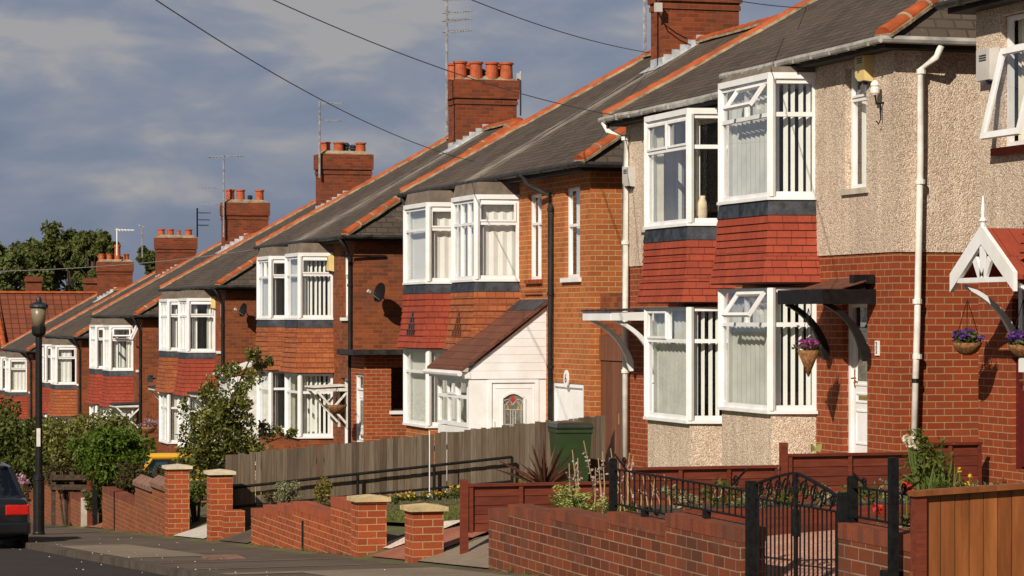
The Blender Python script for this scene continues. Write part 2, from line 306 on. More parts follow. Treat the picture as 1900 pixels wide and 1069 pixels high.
MT['petal_purple'] = m_island('petal_purple', [(.10, .035, .22), (.17, .065, .34), (.065, .02, .15)], .7, .4)
MT['petal_magenta'] = m_island('petal_magenta', [(.34, .05, .22), (.45, .10, .32), (.24, .05, .20)], .7, .4)
MT['petal_white'] = m_island('petal_white', [(.75, .71, .58), (.80, .78, .66), (.66, .58, .40)], .7, .3)
MT['petal_red'] = m_island('petal_red', [(.60, .022, .014), (.70, .045, .025)], .7, .3)
MT['petal_yellow'] = m_island('petal_yellow', [(.72, .42, .03), (.80, .52, .05)], .7, .3)
MT['stem'] = m_island('dry_stem', [(.36, .24, .10), (.46, .34, .17), (.28, .19, .08)], .8, .2)
MT['stem_green'] = m_island('green_stem', [(.07, .12, .025), (.11, .17, .04)], .7, .2)
# ------------------------------------------------------------ mesh helpers
class MB:
    def __init__(s): s.v = []; s.f = []
    def add(s, vs, fs):
        n = len(s.v); s.v += [Vector(p) for p in vs]; s.f += [tuple(n + i for i in f) for f in fs]; return s
    def quad(s, a, b, c, d): return s.add([a, b, c, d], [(0, 1, 2, 3)])
    def box(s, x0, x1, y0, y1, z0, z1):
        return s.add([(x0, y0, z0), (x1, y0, z0), (x1, y1, z0), (x0, y1, z0), (x0, y0, z1), (x1, y0, z1), (x1, y1, z1), (x0, y1, z1)],
                     [(3, 2, 1, 0), (4, 5, 6, 7), (0, 1, 5, 4), (1, 2, 6, 5), (2, 3, 7, 6), (3, 0, 4, 7)])
    def hexa(s, lo, hi):              # lo, hi: four points each, counter-clockwise from above
        return s.add(list(lo) + list(hi), [(3, 2, 1, 0), (4, 5, 6, 7), (0, 1, 5, 4), (1, 2, 6, 5), (2, 3, 7, 6), (3, 0, 4, 7)])
    def prism(s, poly, vec):
        n = len(poly); vec = Vector(vec); p = [Vector(q) for q in poly]
        return s.add(p + [q + vec for q in p], [tuple(range(n))[::-1], tuple(range(n, 2 * n))] + [(i, (i + 1) % n, n + (i + 1) % n, n + i) for i in range(n)])
    def ring2(s, lo, hi, cap=True):   # loft between two loops of equal length
        n = len(lo); f = [(i, (i + 1) % n, n + (i + 1) % n, n + i) for i in range(n)]
        if cap: f += [tuple(range(n))[::-1], tuple(range(n, 2 * n))]
        return s.add(list(lo) + list(hi), f)
    def loft(s, loops, cap=True):
        n = len(loops[0]); vs = [p for l in loops for p in l]; fs = []
        for k in range(len(loops) - 1):
            fs += [(k * n + i, k * n + (i + 1) % n, (k + 1) * n + (i + 1) % n, (k + 1) * n + i) for i in range(n)]
        if cap: fs += [tuple(range(n))[::-1], tuple(range((len(loops) - 1) * n, len(loops) * n))]
        return s.add(vs, fs)
    def tube(s, pts, r, n=6, cap=True, r2=None):
        pts = [Vector(p) for p in pts]; loops = []; m = len(pts)
        for i, p in enumerate(pts):
            d = (pts[min(i + 1, m - 1)] - pts[max(i - 1, 0)]).normalized()
            up = Vector((0, 0, 1)) if abs(d.z) < .9 else Vector((0, 1, 0))
            a = d.cross(up).normalized(); b = d.cross(a).normalized()
            rr = r if r2 is None else r + (r2 - r) * i / max(1, m - 1)
            loops.append([p + (a * math.cos(2 * math.pi * k / n) + b * math.sin(2 * math.pi * k / n)) * rr for k in range(n)])
        return s.loft(loops, cap)
    def bar(s, a, b, w, h, up=(0, 0, 1)):   # rectangular bar from a to b
        a, b = Vector(a), Vector(b); d = (b - a).normalized(); u = Vector(up); sd = d.cross(u).normalized() * (w / 2); uu = sd.cross(d).normalized() * (h / 2)
        q = lambda p: [p - sd - uu, p + sd - uu, p + sd + uu, p - sd + uu]
        return s.ring2(q(a), q(b))
    def lathe(s, c, prof, n=14, sx=1, sy=1):
        c = Vector(c); return s.loft([[c + Vector((r * sx * math.cos(2 * math.pi * k / n), r * sy * math.sin(2 * math.pi * k / n), z)) for k in range(n)] for r, z in prof])
    def wallx(s, X, y0, y1, z0, z1, ops=(), rev=.12):    # wall in the plane X, seen from -X, with openings and their reveals
        ys = sorted({y0, y1, *[v for o in ops for v in o[:2] if y0 < v < y1]}); zs = sorted({z0, z1, *[v for o in ops for v in o[2:] if z0 < v < z1]})
        for i in range(len(ys) - 1):
            for j in range(len(zs) - 1):
                cy, cz = (ys[i] + ys[i + 1]) / 2, (zs[j] + zs[j + 1]) / 2
                if any(o[0] < cy < o[1] and o[2] < cz < o[3] for o in ops): continue
                s.quad((X, ys[i + 1], zs[j]), (X, ys[i], zs[j]), (X, ys[i], zs[j + 1]), (X, ys[i + 1], zs[j + 1]))
        for a, b, c, d in ops:
            c, d = max(c, z0), min(d, z1)
            if c >= d: continue
            Xr = X + rev
            s.quad((X, a, c), (Xr, a, c), (Xr, a, d), (X, a, d)); s.quad((X, b, d), (Xr, b, d), (Xr, b, c), (X, b, c))
            s.quad((X, a, d), (Xr, a, d), (Xr, b, d), (X, b, d)); s.quad((X, b, c), (Xr, b, c), (Xr, a, c), (X, a, c))
        return s
    def wally(s, Y, x0, x1, z0, z1): return s.quad((x0, Y, z0), (x1, Y, z0), (x1, Y, z1), (x0, Y, z1))
    def build(s, name, m, parent=None, smooth=False, origin=None, bevel=0):
        if not s.v: return None
        org = Vector(ORG[parent.name]) if parent is not None else Vector(origin or base_of(s.v))
        me = bpy.data.meshes.new(name); me.from_pydata([v - org for v in s.v], [], s.f)
        uv = me.uv_layers.new(name='UVMap'); Z = Vector((0, 0, 1)); L = me.loops; D = uv.data
        for p in me.polygons:
            nrm = p.normal
            if abs(nrm.z) > .95: t, b = Vector((1, 0, 0)), Vector((0, 1, 0))
            else: t = Z.cross(nrm).normalized(); b = nrm.cross(t)
            for li in p.loop_indices:
                w = s.v[L[li].vertex_index]; D[li].uv = (w.dot(t), w.dot(b))
            if smooth: p.use_smooth = True
        me.materials.append(MT[m] if isinstance(m, str) else m)
        o = bpy.data.objects.new(name, me); COL.objects.link(o)
        if parent is not None: o.parent = parent
        else: o.location = org
        ORG[o.name] = tuple(org)
        if bevel:
            md = o.modifiers.new('bevel', 'BEVEL'); md.width = bevel; md.segments = 2; md.limit_method = 'ANGLE'; md.angle_limit = math.radians(40)
        return o
ORG = {}
def base_of(vs):
    xs = [v.x for v in vs]; ys = [v.y for v in vs]; return ((min(xs) + max(xs)) / 2, (min(ys) + max(ys)) / 2, min(v.z for v in vs))
def tag(o, label=None, cat=None, group=None, kind=None):
    if label: o['label'] = label
    if cat: o['category'] = cat
    if group: o['group'] = group
    if kind: o['kind'] = kind
    return o
def thing(name, loc, label, cat, group=None):
    o = bpy.data.objects.new(name, None); COL.objects.link(o); o.location = loc; o.empty_display_size = .3; ORG[o.name] = tuple(loc); return tag(o, label, cat, group)
def text_mb(txt, size, origin, right, up, depth=.004):
    """flat lettering as real, thin mesh"""
    c = bpy.data.curves.new('lettering', 'FONT'); c.body = txt; c.size = size; c.align_x = 'CENTER'; c.align_y = 'CENTER'; c.extrude = depth; c.space_line = .8
    o = bpy.data.objects.new('lettering', c); COL.objects.link(o)
    me = bpy.data.meshes.new_from_object(o.evaluated_get(bpy.context.evaluated_depsgraph_get()))
    right, up = Vector(right), Vector(up); nr = right.cross(up); O = Vector(origin)
    mb = MB(); mb.add([O + right * v.co.x + up * v.co.y + nr * v.co.z for v in me.vertices], [tuple(p.vertices) for p in me.polygons])
    bpy.data.objects.remove(o); bpy.data.curves.remove(c); bpy.data.meshes.remove(me); return mb

# ------------------------------------------------------------ foliage
def leaf(mb, p, s, up=.3, asp=.55):
    n = Vector((R(-1, 1), R(-1, 1), R(-1, 1) + up)).normalized(); t = n.orthogonal().normalized(); t = (Matrix.Rotation(R(0, 6.28), 3, n) @ t); b = n.cross(t)
    s *= R(.7, 1.3); a = t * s; c = b * s * asp
    mb.add([p - a, p + c * .9 + n * s * .12, p + a, p - c * .9 + n * s * .12], [(0, 1, 2, 3)])
def foliage(mb, c, r, n, s, lumps=14, lump=.42, seed=1, hollow=.25, flat=0):
    """leaves gathered in clumps over an ellipsoid volume: uneven outline, gaps"""
    rnd = random.Random(seed); c = Vector(c); L = []
    for i in range(lumps):
        d = Vector((rnd.gauss(0, 1), rnd.gauss(0, 1), rnd.gauss(0, 1))).normalized() * rnd.uniform(.35, .85)
        L.append((d, rnd.uniform(.65, 1.2) * lump))
    for i in range(n):
        d, q = L[rnd.randrange(lumps)]
        e = Vector((rnd.gauss(0, 1), rnd.gauss(0, 1), rnd.gauss(0, 1))).normalized() * (q * (hollow + (1 - hollow) * rnd.random() ** .5))
        p = d + e
        if flat and p.z < -flat: p.z = -flat + rnd.uniform(0, .1)
        leaf(mb, c + Vector((p.x * r[0], p.y * r[1], p.z * r[2])), s)
    return mb
def bush(name, label, cat, c, r, n, s, m, seed, group=None, lumps=18, stem=True, lump=.42):
    c = Vector(c); base = (c.x, c.y, garden(c.x, c.y)); t = thing(name, base, label, cat, group)
    foliage(MB(), c, r, n, s, lumps, lump, seed).build('foliage', m, t)
    b = MB(); rnd = random.Random(seed)
    for i in range(5):
        q = Vector((rnd.uniform(-.5, .5) * r[0], rnd.uniform(-.5, .5) * r[1], rnd.uniform(-.1, .4) * r[2]))
        b.tube([(c.x + q.x * .2, c.y + q.y * .2, base[2] - .1), c + q * .6 - Vector((0, 0, r[2] * .3)), c + q], .03, 5, r2=.012)
    b.build('stems', 'bark', t); return t

# ------------------------------------------------------------ windows
def obar(mb, a, u, n, s0, s1, z0, z1, d0, d1):
    a, u, n = Vector((a[0], a[1])), Vector(u), Vector(n)
    P = lambda s, d: a + u * s + n * d
    q = [P(s0, d0), P(s1, d0), P(s1, d1), P(s0, d1)]
    mb.hexa([(p.x, p.y, z0) for p in q], [(p.x, p.y, z1) for p in q])
def pane_quad(mb, a, u, n, s0, s1, z0, z1, d):
    a, u, n = Vector((a[0], a[1])), Vector(u), Vector(n); p, q = a + u * s0 + n * d, a + u * s1 + n * d
    mb.quad((p.x, p.y, z0), (q.x, q.y, z0), (q.x, q.y, z1), (p.x, p.y, z1))
def blind(mb, a, u, n, s0, s1, z0, z1, kind, d=-.13, seed=0):
    a, u, n = Vector((a[0], a[1])), Vector(u), Vector(n); rnd = random.Random(seed)
    P = lambda s, dd: a + u * s + n * dd
    def strip(sa, da, sb, db, zb=0):
        p, q = P(sa, da), P(sb, db); mb.quad((p.x, p.y, z0 + zb), (q.x, q.y, z0 + zb), (q.x, q.y, z1), (p.x, p.y, z1))
    if kind == 'slats':
        s = s0 + .03
        while s < s1 - .03:
            j = rnd.uniform(-.012, .012); strip(s + j, d, s + .052 + j * .5, d - .05 + j, .0); s += .105
    elif kind in ('sheet', 'net', 'part'):
        s = s0 + (0 if kind != 'part' else (s1 - s0) * .22); k = 0
        while s < s1:
            e = min(s + .085, s1); strip(s, d - (.0 if k % 2 else .028), e, d - (.028 if k % 2 else .0)); s = e; k += 1
    elif kind == 'curt':
        w = (s1 - s0)
        for lo, hi in ((s0, s0 + w * rnd.uniform(.2, .34)), (s1 - w * rnd.uniform(.2, .34), s1)):
            s = lo; k = 0
            while s < hi:
                e = min(s + .05, hi); strip(s, d - (.05 if k % 2 else 0), e, d - (0 if k % 2 else .05)); s = e; k += 1
def panel(fr, gl, bl, a, b, z0, z1, zt=None, ct=1, cb=1, fw=.055, dep=.07, kind='sheet', vent=(), sash=None, out=None, seed=0, inner=True):
    """one glazed face of a window from a to b (plan points); vent = indices of top lights with a chunky opening frame"""
    a, b = Vector(a), Vector(b); u = (b - a); Ln = u.length; u = u / Ln; n = Vector((-u.y, u.x)) if out is None else Vector(out)
    if out is None and n.x > 0: n = -n
    B = lambda s0, s1, q0, q1, d0=0, d1=-dep: obar(fr, a, u, n, s0, s1, q0, q1, d1, d0)
    B(0, fw, z0, z1); B(Ln - fw, Ln, z0, z1); B(fw, Ln - fw, z0, z0 + fw * 1.15); B(fw, Ln - fw, z1 - fw, z1)
    def lights(n_, q0, q1, top):
        w = (Ln - fw * 2) / n_
        for i in range(n_):
            s0, s1 = fw + w * i + (fw * .45 if i else 0), fw + w * (i + 1) - (fw * .45 if i < n_ - 1 else 0)
            if i: B(s0 - fw * .9, s0, q0, q1, -.002, -dep + .002)
            if top and sash is not None and i in sash: pass
            if (top and i in vent):
                v = fw * .62
                for e in ((s0, s0 + v, q0, q1), (s1 - v, s1, q0, q1), (s0 + v, s1 - v, q0, q0 + v), (s0 + v, s1 - v, q1 - v, q1)): B(*e, .018, -.03)
            pane_quad(gl, a, u, n, s0, s1, q0, q1, -.035)
    if zt is None: lights(cb, z0 + fw * 1.15, z1 - fw, False)
    else:
        B(fw, Ln - fw, zt - fw / 2, zt + fw / 2, .001, -dep - .001); lights(cb, z0 + fw * 1.15, zt - fw / 2, False); lights(ct, zt + fw / 2, z1 - fw, True)
    if bl is not None and kind: blind(bl, a, u, n, fw * .6, Ln - fw * .6, z0 + fw, z1 - fw * .6, kind, seed=seed)
    return a, u, n, Ln
def open_sash(parent, a, u, n, s0, s1, z0, z1, tilt, name='opening_light', m='white', hinge='top', fw=.045):
    """a small frame and pane swung out about its top edge"""
    fr, gl = MB(), MB(); a, u, n = Vector((a[0], a[1])), Vector(u), Vector(n); h = z1 - z0
    def P(s, t, d):                   # t along the sash down from the hinge
        q = a + u * s + n * (.03 + t * math.sin(tilt) + d * math.cos(tilt)); return Vector((q.x, q.y, z1 - t * math.cos(tilt) + d * math.sin(tilt)))
    def bar(sa, sb, ta, tb): fr.ring2([P(sa, tb, -.025), P(sb, tb, -.025), P(sb, tb, .025), P(sa, tb, .025)], [P(sa, ta, -.025), P(sb, ta, -.025), P(sb, ta, .025), P(sa, ta, .025)])
    bar(s0, s0 + fw, 0, h); bar(s1 - fw, s1, 0, h); bar(s0 + fw, s1 - fw, 0, fw); bar(s0 + fw, s1 - fw, h - fw, h)
    gl.quad(P(s0 + fw, h - fw, 0), P(s1 - fw, h - fw, 0), P(s1 - fw, fw, 0), P(s0 + fw, fw, 0))
    o = fr.build(name, m, parent); 
    return o, gl

def bay_ring(X0, yn, yf, p, q, o=0.0):
    return [(X0 + .004, yn - q - o), (X0 - p - o, yn - o * .55), (X0 - p - o, yf + o * .55), (X0 + .004, yf + q + o)]

def bay_window(H, X0, yn, yf, p, q, z0, z1, front, side, kindf='sheet', kinds='sheet', zt=None, vents=(0,), ventf=(), openf=None, head=True, skirt=None, board=None, seed=0, dado=None, far_kind='sheet', ztf=None):
    fr, gl, bl = MB(), MB(), MB(); r = bay_ring(X0, yn, yf, p, q); zt = z1 - (z1 - z0) * .30 if zt is None else zt
    ctf, cbf = front; cts, cbs = side
    b2 = MB() if kindf in ('net', 'curt', 'part') else bl
    i1 = panel(fr, gl, bl, r[0], r[1], z0, z1, zt, cts, cbs, kind=kinds, vent=vents, seed=seed, fw=.06)
    i2 = panel(fr, gl, b2, r[1], r[2], z0, z1, zt, ctf, cbf, kind=kindf, vent=ventf, seed=seed + 1)
    i3 = panel(fr, gl, bl, r[2], r[3], z0, z1, zt, 1, 1, kind=far_kind, seed=seed + 2)
    for c in (r[1], r[2]): fr.lathe((c[0] + .02, c[1], 0), [(.062, z0), (.062, z1)], 8)
    w = fr.build('bay_window', 'white', H)
    gl.build('glass', 'glass', w); bl.build('blind', 'blind', w)
    if b2 is not bl: b2.build('curtain', 'curtain' if kindf == 'curt' else 'net', w)
    ro = bay_ring(X0, yn, yf, p, q, .05); MB().prism([(x, y, z0 - .045) for x, y in ro], (0, 0, .043)).build('sill', 'white', w)
    if head:
        ro = bay_ring(X0, yn, yf, p, q, .035); MB().prism([(x, y, z1 + .002) for x, y in ro], (0, 0, .085)).build('head_board', 'white', w)
    if board:                          # boarded bay roof up to the eaves
        ro = bay_ring(X0, yn, yf, p, q, .01); rb = bay_ring(X0, yn, yf, p - .05, q, .0)
        MB().ring2([(x, y, z1 + .088) for x, y in ro], [(x, y, board) for x, y in rb]).build('bay_roof', 'board', w)
    MB().prism([(x + .02, y, z0 - .1) for x, y in bay_ring(X0, yn, yf, p - .03, q - .03)], (0, 0, .05)).build('bay_floor', 'inside', w)
    if openf:
        for (s0, s1, q0, q1, tilt, pan) in openf:
            a, u, n, Ln = (i2 if pan == 'f' else i1)
            o, g = open_sash(w, a, u, n, s0 * Ln, s1 * Ln, q0, q1, tilt)
            g.build('glass', 'glass', H)
    if skirt:                          # (z_top, z_bottom, flash_h, mats near/front/far, courses, flare)
        zt_, zb, fh, mats, nc, flare = skirt
        fl = MB(); fl.ring2([(x, y, zt_ - fh) for x, y in bay_ring(X0, yn, yf, p, q, .05)], [(x, y, zt_) for x, y in bay_ring(X0, yn, yf, p, q, .02)]).build('flashing', 'flash', w)
        h = (zt_ - fh - zb) / nc; off = lambda t: .035 + flare * t ** 2.2
        by = {}
        for k in range(nc):
            t0, t1 = k / nc, (k + 1) / nc; A = bay_ring(X0, yn, yf, p, q, off(t0)); Bq = bay_ring(X0, yn, yf, p, q, off(t1) + .022); za, zb_ = zt_ - fh - k * h, zt_ - fh - (k + 1) * h
            for i in range(3):
                m = by.setdefault((i, mats[i]), MB())
                m.quad((*A[i], za), (*Bq[i], zb_ - .004), (*Bq[i + 1], zb_ - .004), (*A[i + 1], za))
                C = bay_ring(X0, yn, yf, p, q, off(t1)); m.quad((*Bq[i], zb_ - .004), (*C[i], zb_ - .003), (*C[i + 1], zb_ - .003), (*Bq[i + 1], zb_ - .004))
        one = {}
        for (i, mm), g in by.items():
            t = one.setdefault(mm, MB()); t.add(g.v, g.f)
        for mm, g in one.items(): g.build('tile_hanging', mm, w)
        MB().prism([(x, y, zb - .02) for x, y in bay_ring(X0, yn, yf, p, q, off(1) - .01)], (0, 0, .02)).build('underboard', 'board', w)
    if dado:                           # masonry below the ground-floor window
        zg, m = dado; MB().prism([(x, y, zg) for x, y in bay_ring(X0, yn, yf, p - .02, q - .01)], (0, 0, z0 - .047 - zg)).build('bay_base', m, w)
    return w
def flat_window(H, X0, y0, y1, z0, z1, zt=None, ct=1, cb=1, kind='sheet', sill='stone', vent=(), sill_m='concrete', seed=0):
    fr, gl, bl = MB(), MB(), MB(); X = X0 + .07
    panel(fr, gl, bl, (X, y0 + .004), (X, y1 - .004), z0 + .004, z1 - .004, zt, ct, cb, kind=kind, vent=vent, out=(-1, 0), seed=seed, fw=.05)
    w = fr.build('window', 'white', H); gl.build('glass', 'glass', w); bl.build('blind', 'blind', w)
    if sill: MB().box(X0 - .06, X0 + .10, y0 - .08, y1 + .08, z0 - .075, z0 - .001).build('sill', sill_m, w)
    return w
# ------------------------------------------------------------ ground, road, pavement
def sheet(name, xs, ys, zf, m, kind='structure'):
    mb = MB(); nx = len(xs)
    mb.add([(x, y, zf(x, y)) for y in ys for x in xs], [(j * nx + i, j * nx + i + 1, (j + 1) * nx + i + 1, (j + 1) * nx + i) for j in range(len(ys) - 1) for i in range(nx - 1)])
    o = mb.build(name, m, origin=(0, 0, 0)); tag(o, kind=kind); return o
def lin(a, b, n): return [a + (b - a) * i / n for i in range(n + 1)]
def gz(X, Y):
    if X < 7.69: return street(Y) - .30
    if X < 30: return garden(X, Y)
    return hground(Y) - (X - 30) * .01
def m_ground():
    m, nt, b, N, L = mat('garden_soil_and_grass')
    tc = N('ShaderNodeTexCoord'); n = N('ShaderNodeTexNoise'); n.inputs['Scale'].default_value = .8; n.inputs['Detail'].default_value = 8; L(tc.outputs['Object'], n.inputs[0])
    r = N('ShaderNodeValToRGB'); L(n.outputs[0], r.inputs[0]); e = r.color_ramp.elements
    e[0].position = .35; e[0].color = (.075, .05, .03, 1); e[1].position = .62; e[1].color = (.09, .11, .028, 1)
    L(r.outputs[0], b.inputs['Base Color']); b.inputs['Roughness'].default_value = .95
    n2 = N('ShaderNodeTexNoise'); n2.inputs['Scale'].default_value = 25; L(tc.outputs['Object'], n2.inputs[0]); bp = N('ShaderNodeBump'); bp.inputs['Strength'].default_value = .6; bp.inputs['Distance'].default_value = .04; L(n2.outputs[0], bp.inputs['Height']); L(bp.outputs[0], b.inputs['Normal'])
    return m
def m_asphalt(name, c1, c2, sc=.5, rough=.9):
    m, nt, b, N, L = mat(name)
    tc = N('ShaderNodeTexCoord'); n = N('ShaderNodeTexNoise'); n.inputs['Scale'].default_value = sc; n.inputs['Detail'].default_value = 9; n.inputs['Roughness'].default_value = .65; L(tc.outputs['Object'], n.inputs[0])
    r = N('ShaderNodeValToRGB'); L(n.outputs[0], r.inputs[0]); e = r.color_ramp.elements; e[0].position = .32; e[0].color = rgba(c1); e[1].position = .7; e[1].color = rgba(c2)
    v = N('ShaderNodeTexNoise'); v.inputs['Scale'].default_value = 90; v.inputs['Detail'].default_value = 2; L(tc.outputs['Object'], v.inputs[0])
    mr = N('ShaderNodeMapRange'); mr.inputs[1].default_value = .3; mr.inputs[2].default_value = .7; mr.inputs[3].default_value = .55; mr.inputs[4].default_value = 1.5; L(v.outputs[0], mr.inputs[0])
    s = N('ShaderNodeVectorMath'); s.operation = 'SCALE'; L(r.outputs[0], s.inputs[0]); L(mr.outputs[0], s.inputs['Scale']); L(s.outputs[0], b.inputs['Base Color']); b.inputs['Roughness'].default_value = rough; b.inputs['Specular IOR Level'].default_value = .3
    bp = N('ShaderNodeBump'); bp.inputs['Strength'].default_value = .5; bp.inputs['Distance'].default_value = .01; L(v.outputs[0], bp.inputs['Height']); L(bp.outputs[0], b.inputs['Normal']); return m
MT['ground'] = m_ground(); MT['asphalt'] = m_asphalt('asphalt', (.024, .019, .018), (.038, .030, .028))
MT['paving'] = m_asphalt('pavement_tarmac', (.072, .054, .040), (.120, .092, .067), .8)
MT['crossover'] = m_asphalt('pavement_concrete', (.165, .128, .092), (.235, .185, .138), .9)
MT['path_white'] = m_asphalt('path_concrete', (.42, .39, .35), (.52, .48, .43), 1.2)
MT['path_red'] = m_asphalt('path_red', (.24, .085, .05), (.31, .12, .075), 1.2)
MT['gravel'] = m_pebble('gravel_white', (1.25, 1.3, 1.4)); MT['gravel_pink'] = m_pebble('gravel_pink', (.95, .62, .56))
MT['kerb'] = m_plain('kerb_stone', (.095, .074, .058), .9, .2, var=.2, scale=3, bump=.2)
YS = lin(-30, 60, 45) + lin(60, 160, 25)[1:] + [200, 300, 500, 900, 1800]
sheet('ground', [-1200, -300, -60, -12, -5, 5, 7.69, 7.7, 8.5, 9.5, 10.5, 11.5, 12.5, 13.5, 14.5, 30, 60, 150, 400, 1200], YS, gz, 'ground')
YR = lin(-25, 60, 43) + lin(60, 160, 25)[1:]
sheet('road', lin(-3.2, 5.06, 4), YR, lambda x, y: street(y) - .045 - .012 * abs(x - 1), 'asphalt')
kb = MB()
for a, b_ in zip(YR[:-1], YR[1:]):
    kb.hexa([(5.06, a, street(a) - .3), (5.19, a, street(a) - .3), (5.19, b_, street(b_) - .3), (5.06, b_, street(b_) - .3)],
            [(5.06, a + .006, street(a) + .002), (5.19, a + .006, street(a) + .002), (5.19, b_ - .006, street(b_) + .002), (5.06, b_ - .006, street(b_) + .002)])
tag(kb.build('kerb', 'kerb', origin=(0, 0, 0)), kind='structure')
sheet('pavement', [5.19, 6.4, 7.68], YR, lambda x, y: street(y), 'paving')
for xs, y0, y1 in (([5.2, 5.7, 6.3], 34.5, 41.8), ([5.2, 6.4, 7.66], 31.9, 32.05), ([5.2, 6.4, 7.66], 29.5, 29.62), ([5.2, 6.4, 7.66], 27.6, 28.1), ([6.0, 6.8, 7.66], 24.5, 27.6), ([5.2, 6.4, 7.66], 48.2, 48.5)):       # paler concrete strips
    sheet('pavement_crossover', xs, lin(y0, y1, 4), lambda x, y: street(y) + .005, 'crossover')

# ------------------------------------------------------------ houses
X0, DEP, OV, PITCH = 14.5, 9.0, .30, .59
XE, XB = X0 - OV, X0 + DEP + OV; XR = (XE + XB) / 2; HALF = XR - XE; HIP = .42   # the hipped ends are steeper than the long slopes

def ridge_line(p0, p1, r=.128, step=.42, ends=True):
    mb = MB(); p0, p1 = Vector(p0), Vector(p1); d = p1 - p0; n = max(1, int(d.length / step)); d = d / n
    s = d.normalized().cross(Vector((0, 0, 1))).normalized(); up = s.cross(d.normalized()).normalized()
    for i in range(n):
        a, b = p0 + d * i, p0 + d * (i + 1) + d.normalized() * .025; loops = []
        for q, rr in ((a, r * 1.05), (b, r * .92)):
            loops.append([q + s * (rr * math.cos(t)) + up * (rr * .75 * math.sin(t) - .02) for t in [math.pi * k / 8 for k in range(9)]])
        mb.loft(loops)
    return mb
def yagi(mb, p, length, n=8, el=.32, ang=0.0, r=.013, tilt=.05):
    p = Vector(p); d = Vector((math.cos(ang), math.sin(ang), tilt)); s = Vector((-math.sin(ang), math.cos(ang), 0)) 
    mb.tube([p - d * .12, p + d * length], r * 1.3, 5)
    for i in range(n):
        q = p + d * (length * (i + .3) / n); e = el * (1 - .35 * i / n); mb.tube([q - s * e / 2 - Vector((0, 0, e * .18)), q + s * e / 2 + Vector((0, 0, e * .18))], r * .8, 4)
    for k in (-1, 1): mb.bar(p - d * .1 + Vector((0, 0, .02 * k)), p - d * .1 + Vector((0, 0, .14 * k)), .02, .22)
def dish(H, p, r, nrm, wall_y):
    p, nrm = Vector(p), Vector(nrm).normalized(); t = nrm.orthogonal().normalized(); b = nrm.cross(t); mb = MB(); loops = []
    for k in range(5):
        q = r * k / 4 + .004; loops.append([p + (t * math.cos(a) + b * math.sin(a)) * q + nrm * (.22 * q * q / r) for a in [2 * math.pi * i / 18 for i in range(18)]])
    for k in range(4, -1, -1):
        q = r * k / 4 + .002; loops.append([p + (t * math.cos(a) + b * math.sin(a)) * q + nrm * (.22 * q * q / r - .015) for a in [2 * math.pi * i / 18 for i in range(18)]])
    mb.loft(loops)
    o = mb.build('satellite_dish', 'iron', H, smooth=False)
    MB().tube([p - nrm * .01, p + Vector((.1, .12, -.05)), (p.x + .16, wall_y, p.z - .1)], .018, 6).tube([p - Vector((0, 0, r * .8)) , p + nrm * r * 1.35 - Vector((0, 0, r * .3))], .012, 5).build('arm', 'metal', o)
    MB().bar(p + nrm * r * 1.3 - Vector((0, 0, r * .25)), p + nrm * r * 1.6 - Vector((0, 0, r * .15)), .06, .07).build('receiver', 'alarm_grey', o)

def chimney(H, Yp, zE, top, pots, X_a=18.20, X_b=19.80, dy=.37, base_z=None):
    zt = zE + top; z0 = zE + (X_a - XE) * PITCH - .5 if base_z is None else base_z
    c = MB(); c.box(X_a, X_b, Yp - dy, Yp + dy, z0, zt - .62); c.box(X_a - .028, X_b + .028, Yp - dy - .028, Yp + dy + .028, zt - .62, zt - .53)
    c.box(X_a - .012, X_b + .012, Yp - dy - .012, Yp + dy + .012, zt - .53, zt - .47); c.box(X_a - .055, X_b + .055, Yp - dy - .055, Yp + dy + .055, zt - .47, zt)
    ch = c.build('chimney', 'chimney', H)
    mm = MB(); n = 9; rnd = random.Random(int(Yp * 10))
    lo = [(X_a - .03, Yp - dy - .03, zt), (X_b + .03, Yp - dy - .03, zt), (X_b + .03, Yp + dy + .03, zt), (X_a - .03, Yp + dy + .03, zt)]
    hi = [(X_a + .12, Yp - dy + .15, zt + .12), (X_b - .12, Yp - dy + .15, zt + .11), (X_b - .14, Yp + dy - .15, zt + .13), (X_a + .12, Yp + dy - .15, zt + .12)]
    mm.hexa(lo, hi).build('flaunching', 'mortar_dark', ch)
    for fx, fy, h, r, kind in pots:
        x, y = X_a + (X_b - X_a) * fx, Yp + fy
        if kind == 'pot': MB().lathe((x, y, zt + .03), [(r * 1.02, 0), (r * .96, h * .45), (r * .92, h * .86), (r * 1.10, h * .87), (r * 1.12, h * .97), (r * .92, h), (r * .78, h), (r * .76, h * .6)], 16).build('chimney_pot', 'pot', ch)
        else: MB().lathe((x, y, zt + .03), [(r * .7, 0), (r * .7, h * .45), (r * 1.15, h * .5), (r * .8, h * .62), (r * .8, h * .72), (r * 1.2, h * .78), (r * .5, h), (r * .3, h)], 12).build('chimney_cowl', 'flash', ch)
    f = MB(); x = X_a; i = 0
    while x < min(X_b, XR) - .02:                  # stepped lead up the near cheek
        zr = zE + (x - XE) * PITCH; f.box(x, min(x + .17, X_b), Yp - dy - .012, Yp - dy + .02, zr - .1, zr + .21); x += .172
    sl = lambda x, dz=0: zE + (x - XE) * PITCH + dz
    f.prism([(X_a - .1, Yp - dy - .16, sl(X_a - .1, .012)), (XR, Yp - dy - .16, sl(XR, .012)), (XR, Yp - dy, sl(XR, .012)), (X_a - .1, Yp - dy, sl(X_a - .1, .012))], (0, 0, .01))
    f.prism([(X_a - .22, Yp - dy - .1, sl(X_a - .22, .016)), (X_a + .0, Yp - dy - .1, sl(X_a, .016)), (X_a, Yp + dy + .1, sl(X_a, .016)), (X_a - .22, Yp + dy + .1, sl(X_a - .22, .016))], (0, 0, .01))
    f.box(X_a - .012, X_a + .02, Yp - dy, Yp + dy, sl(X_a, -.1), sl(X_a, .16)); f.build('lead_flashing', 'lead', ch)
    return ch

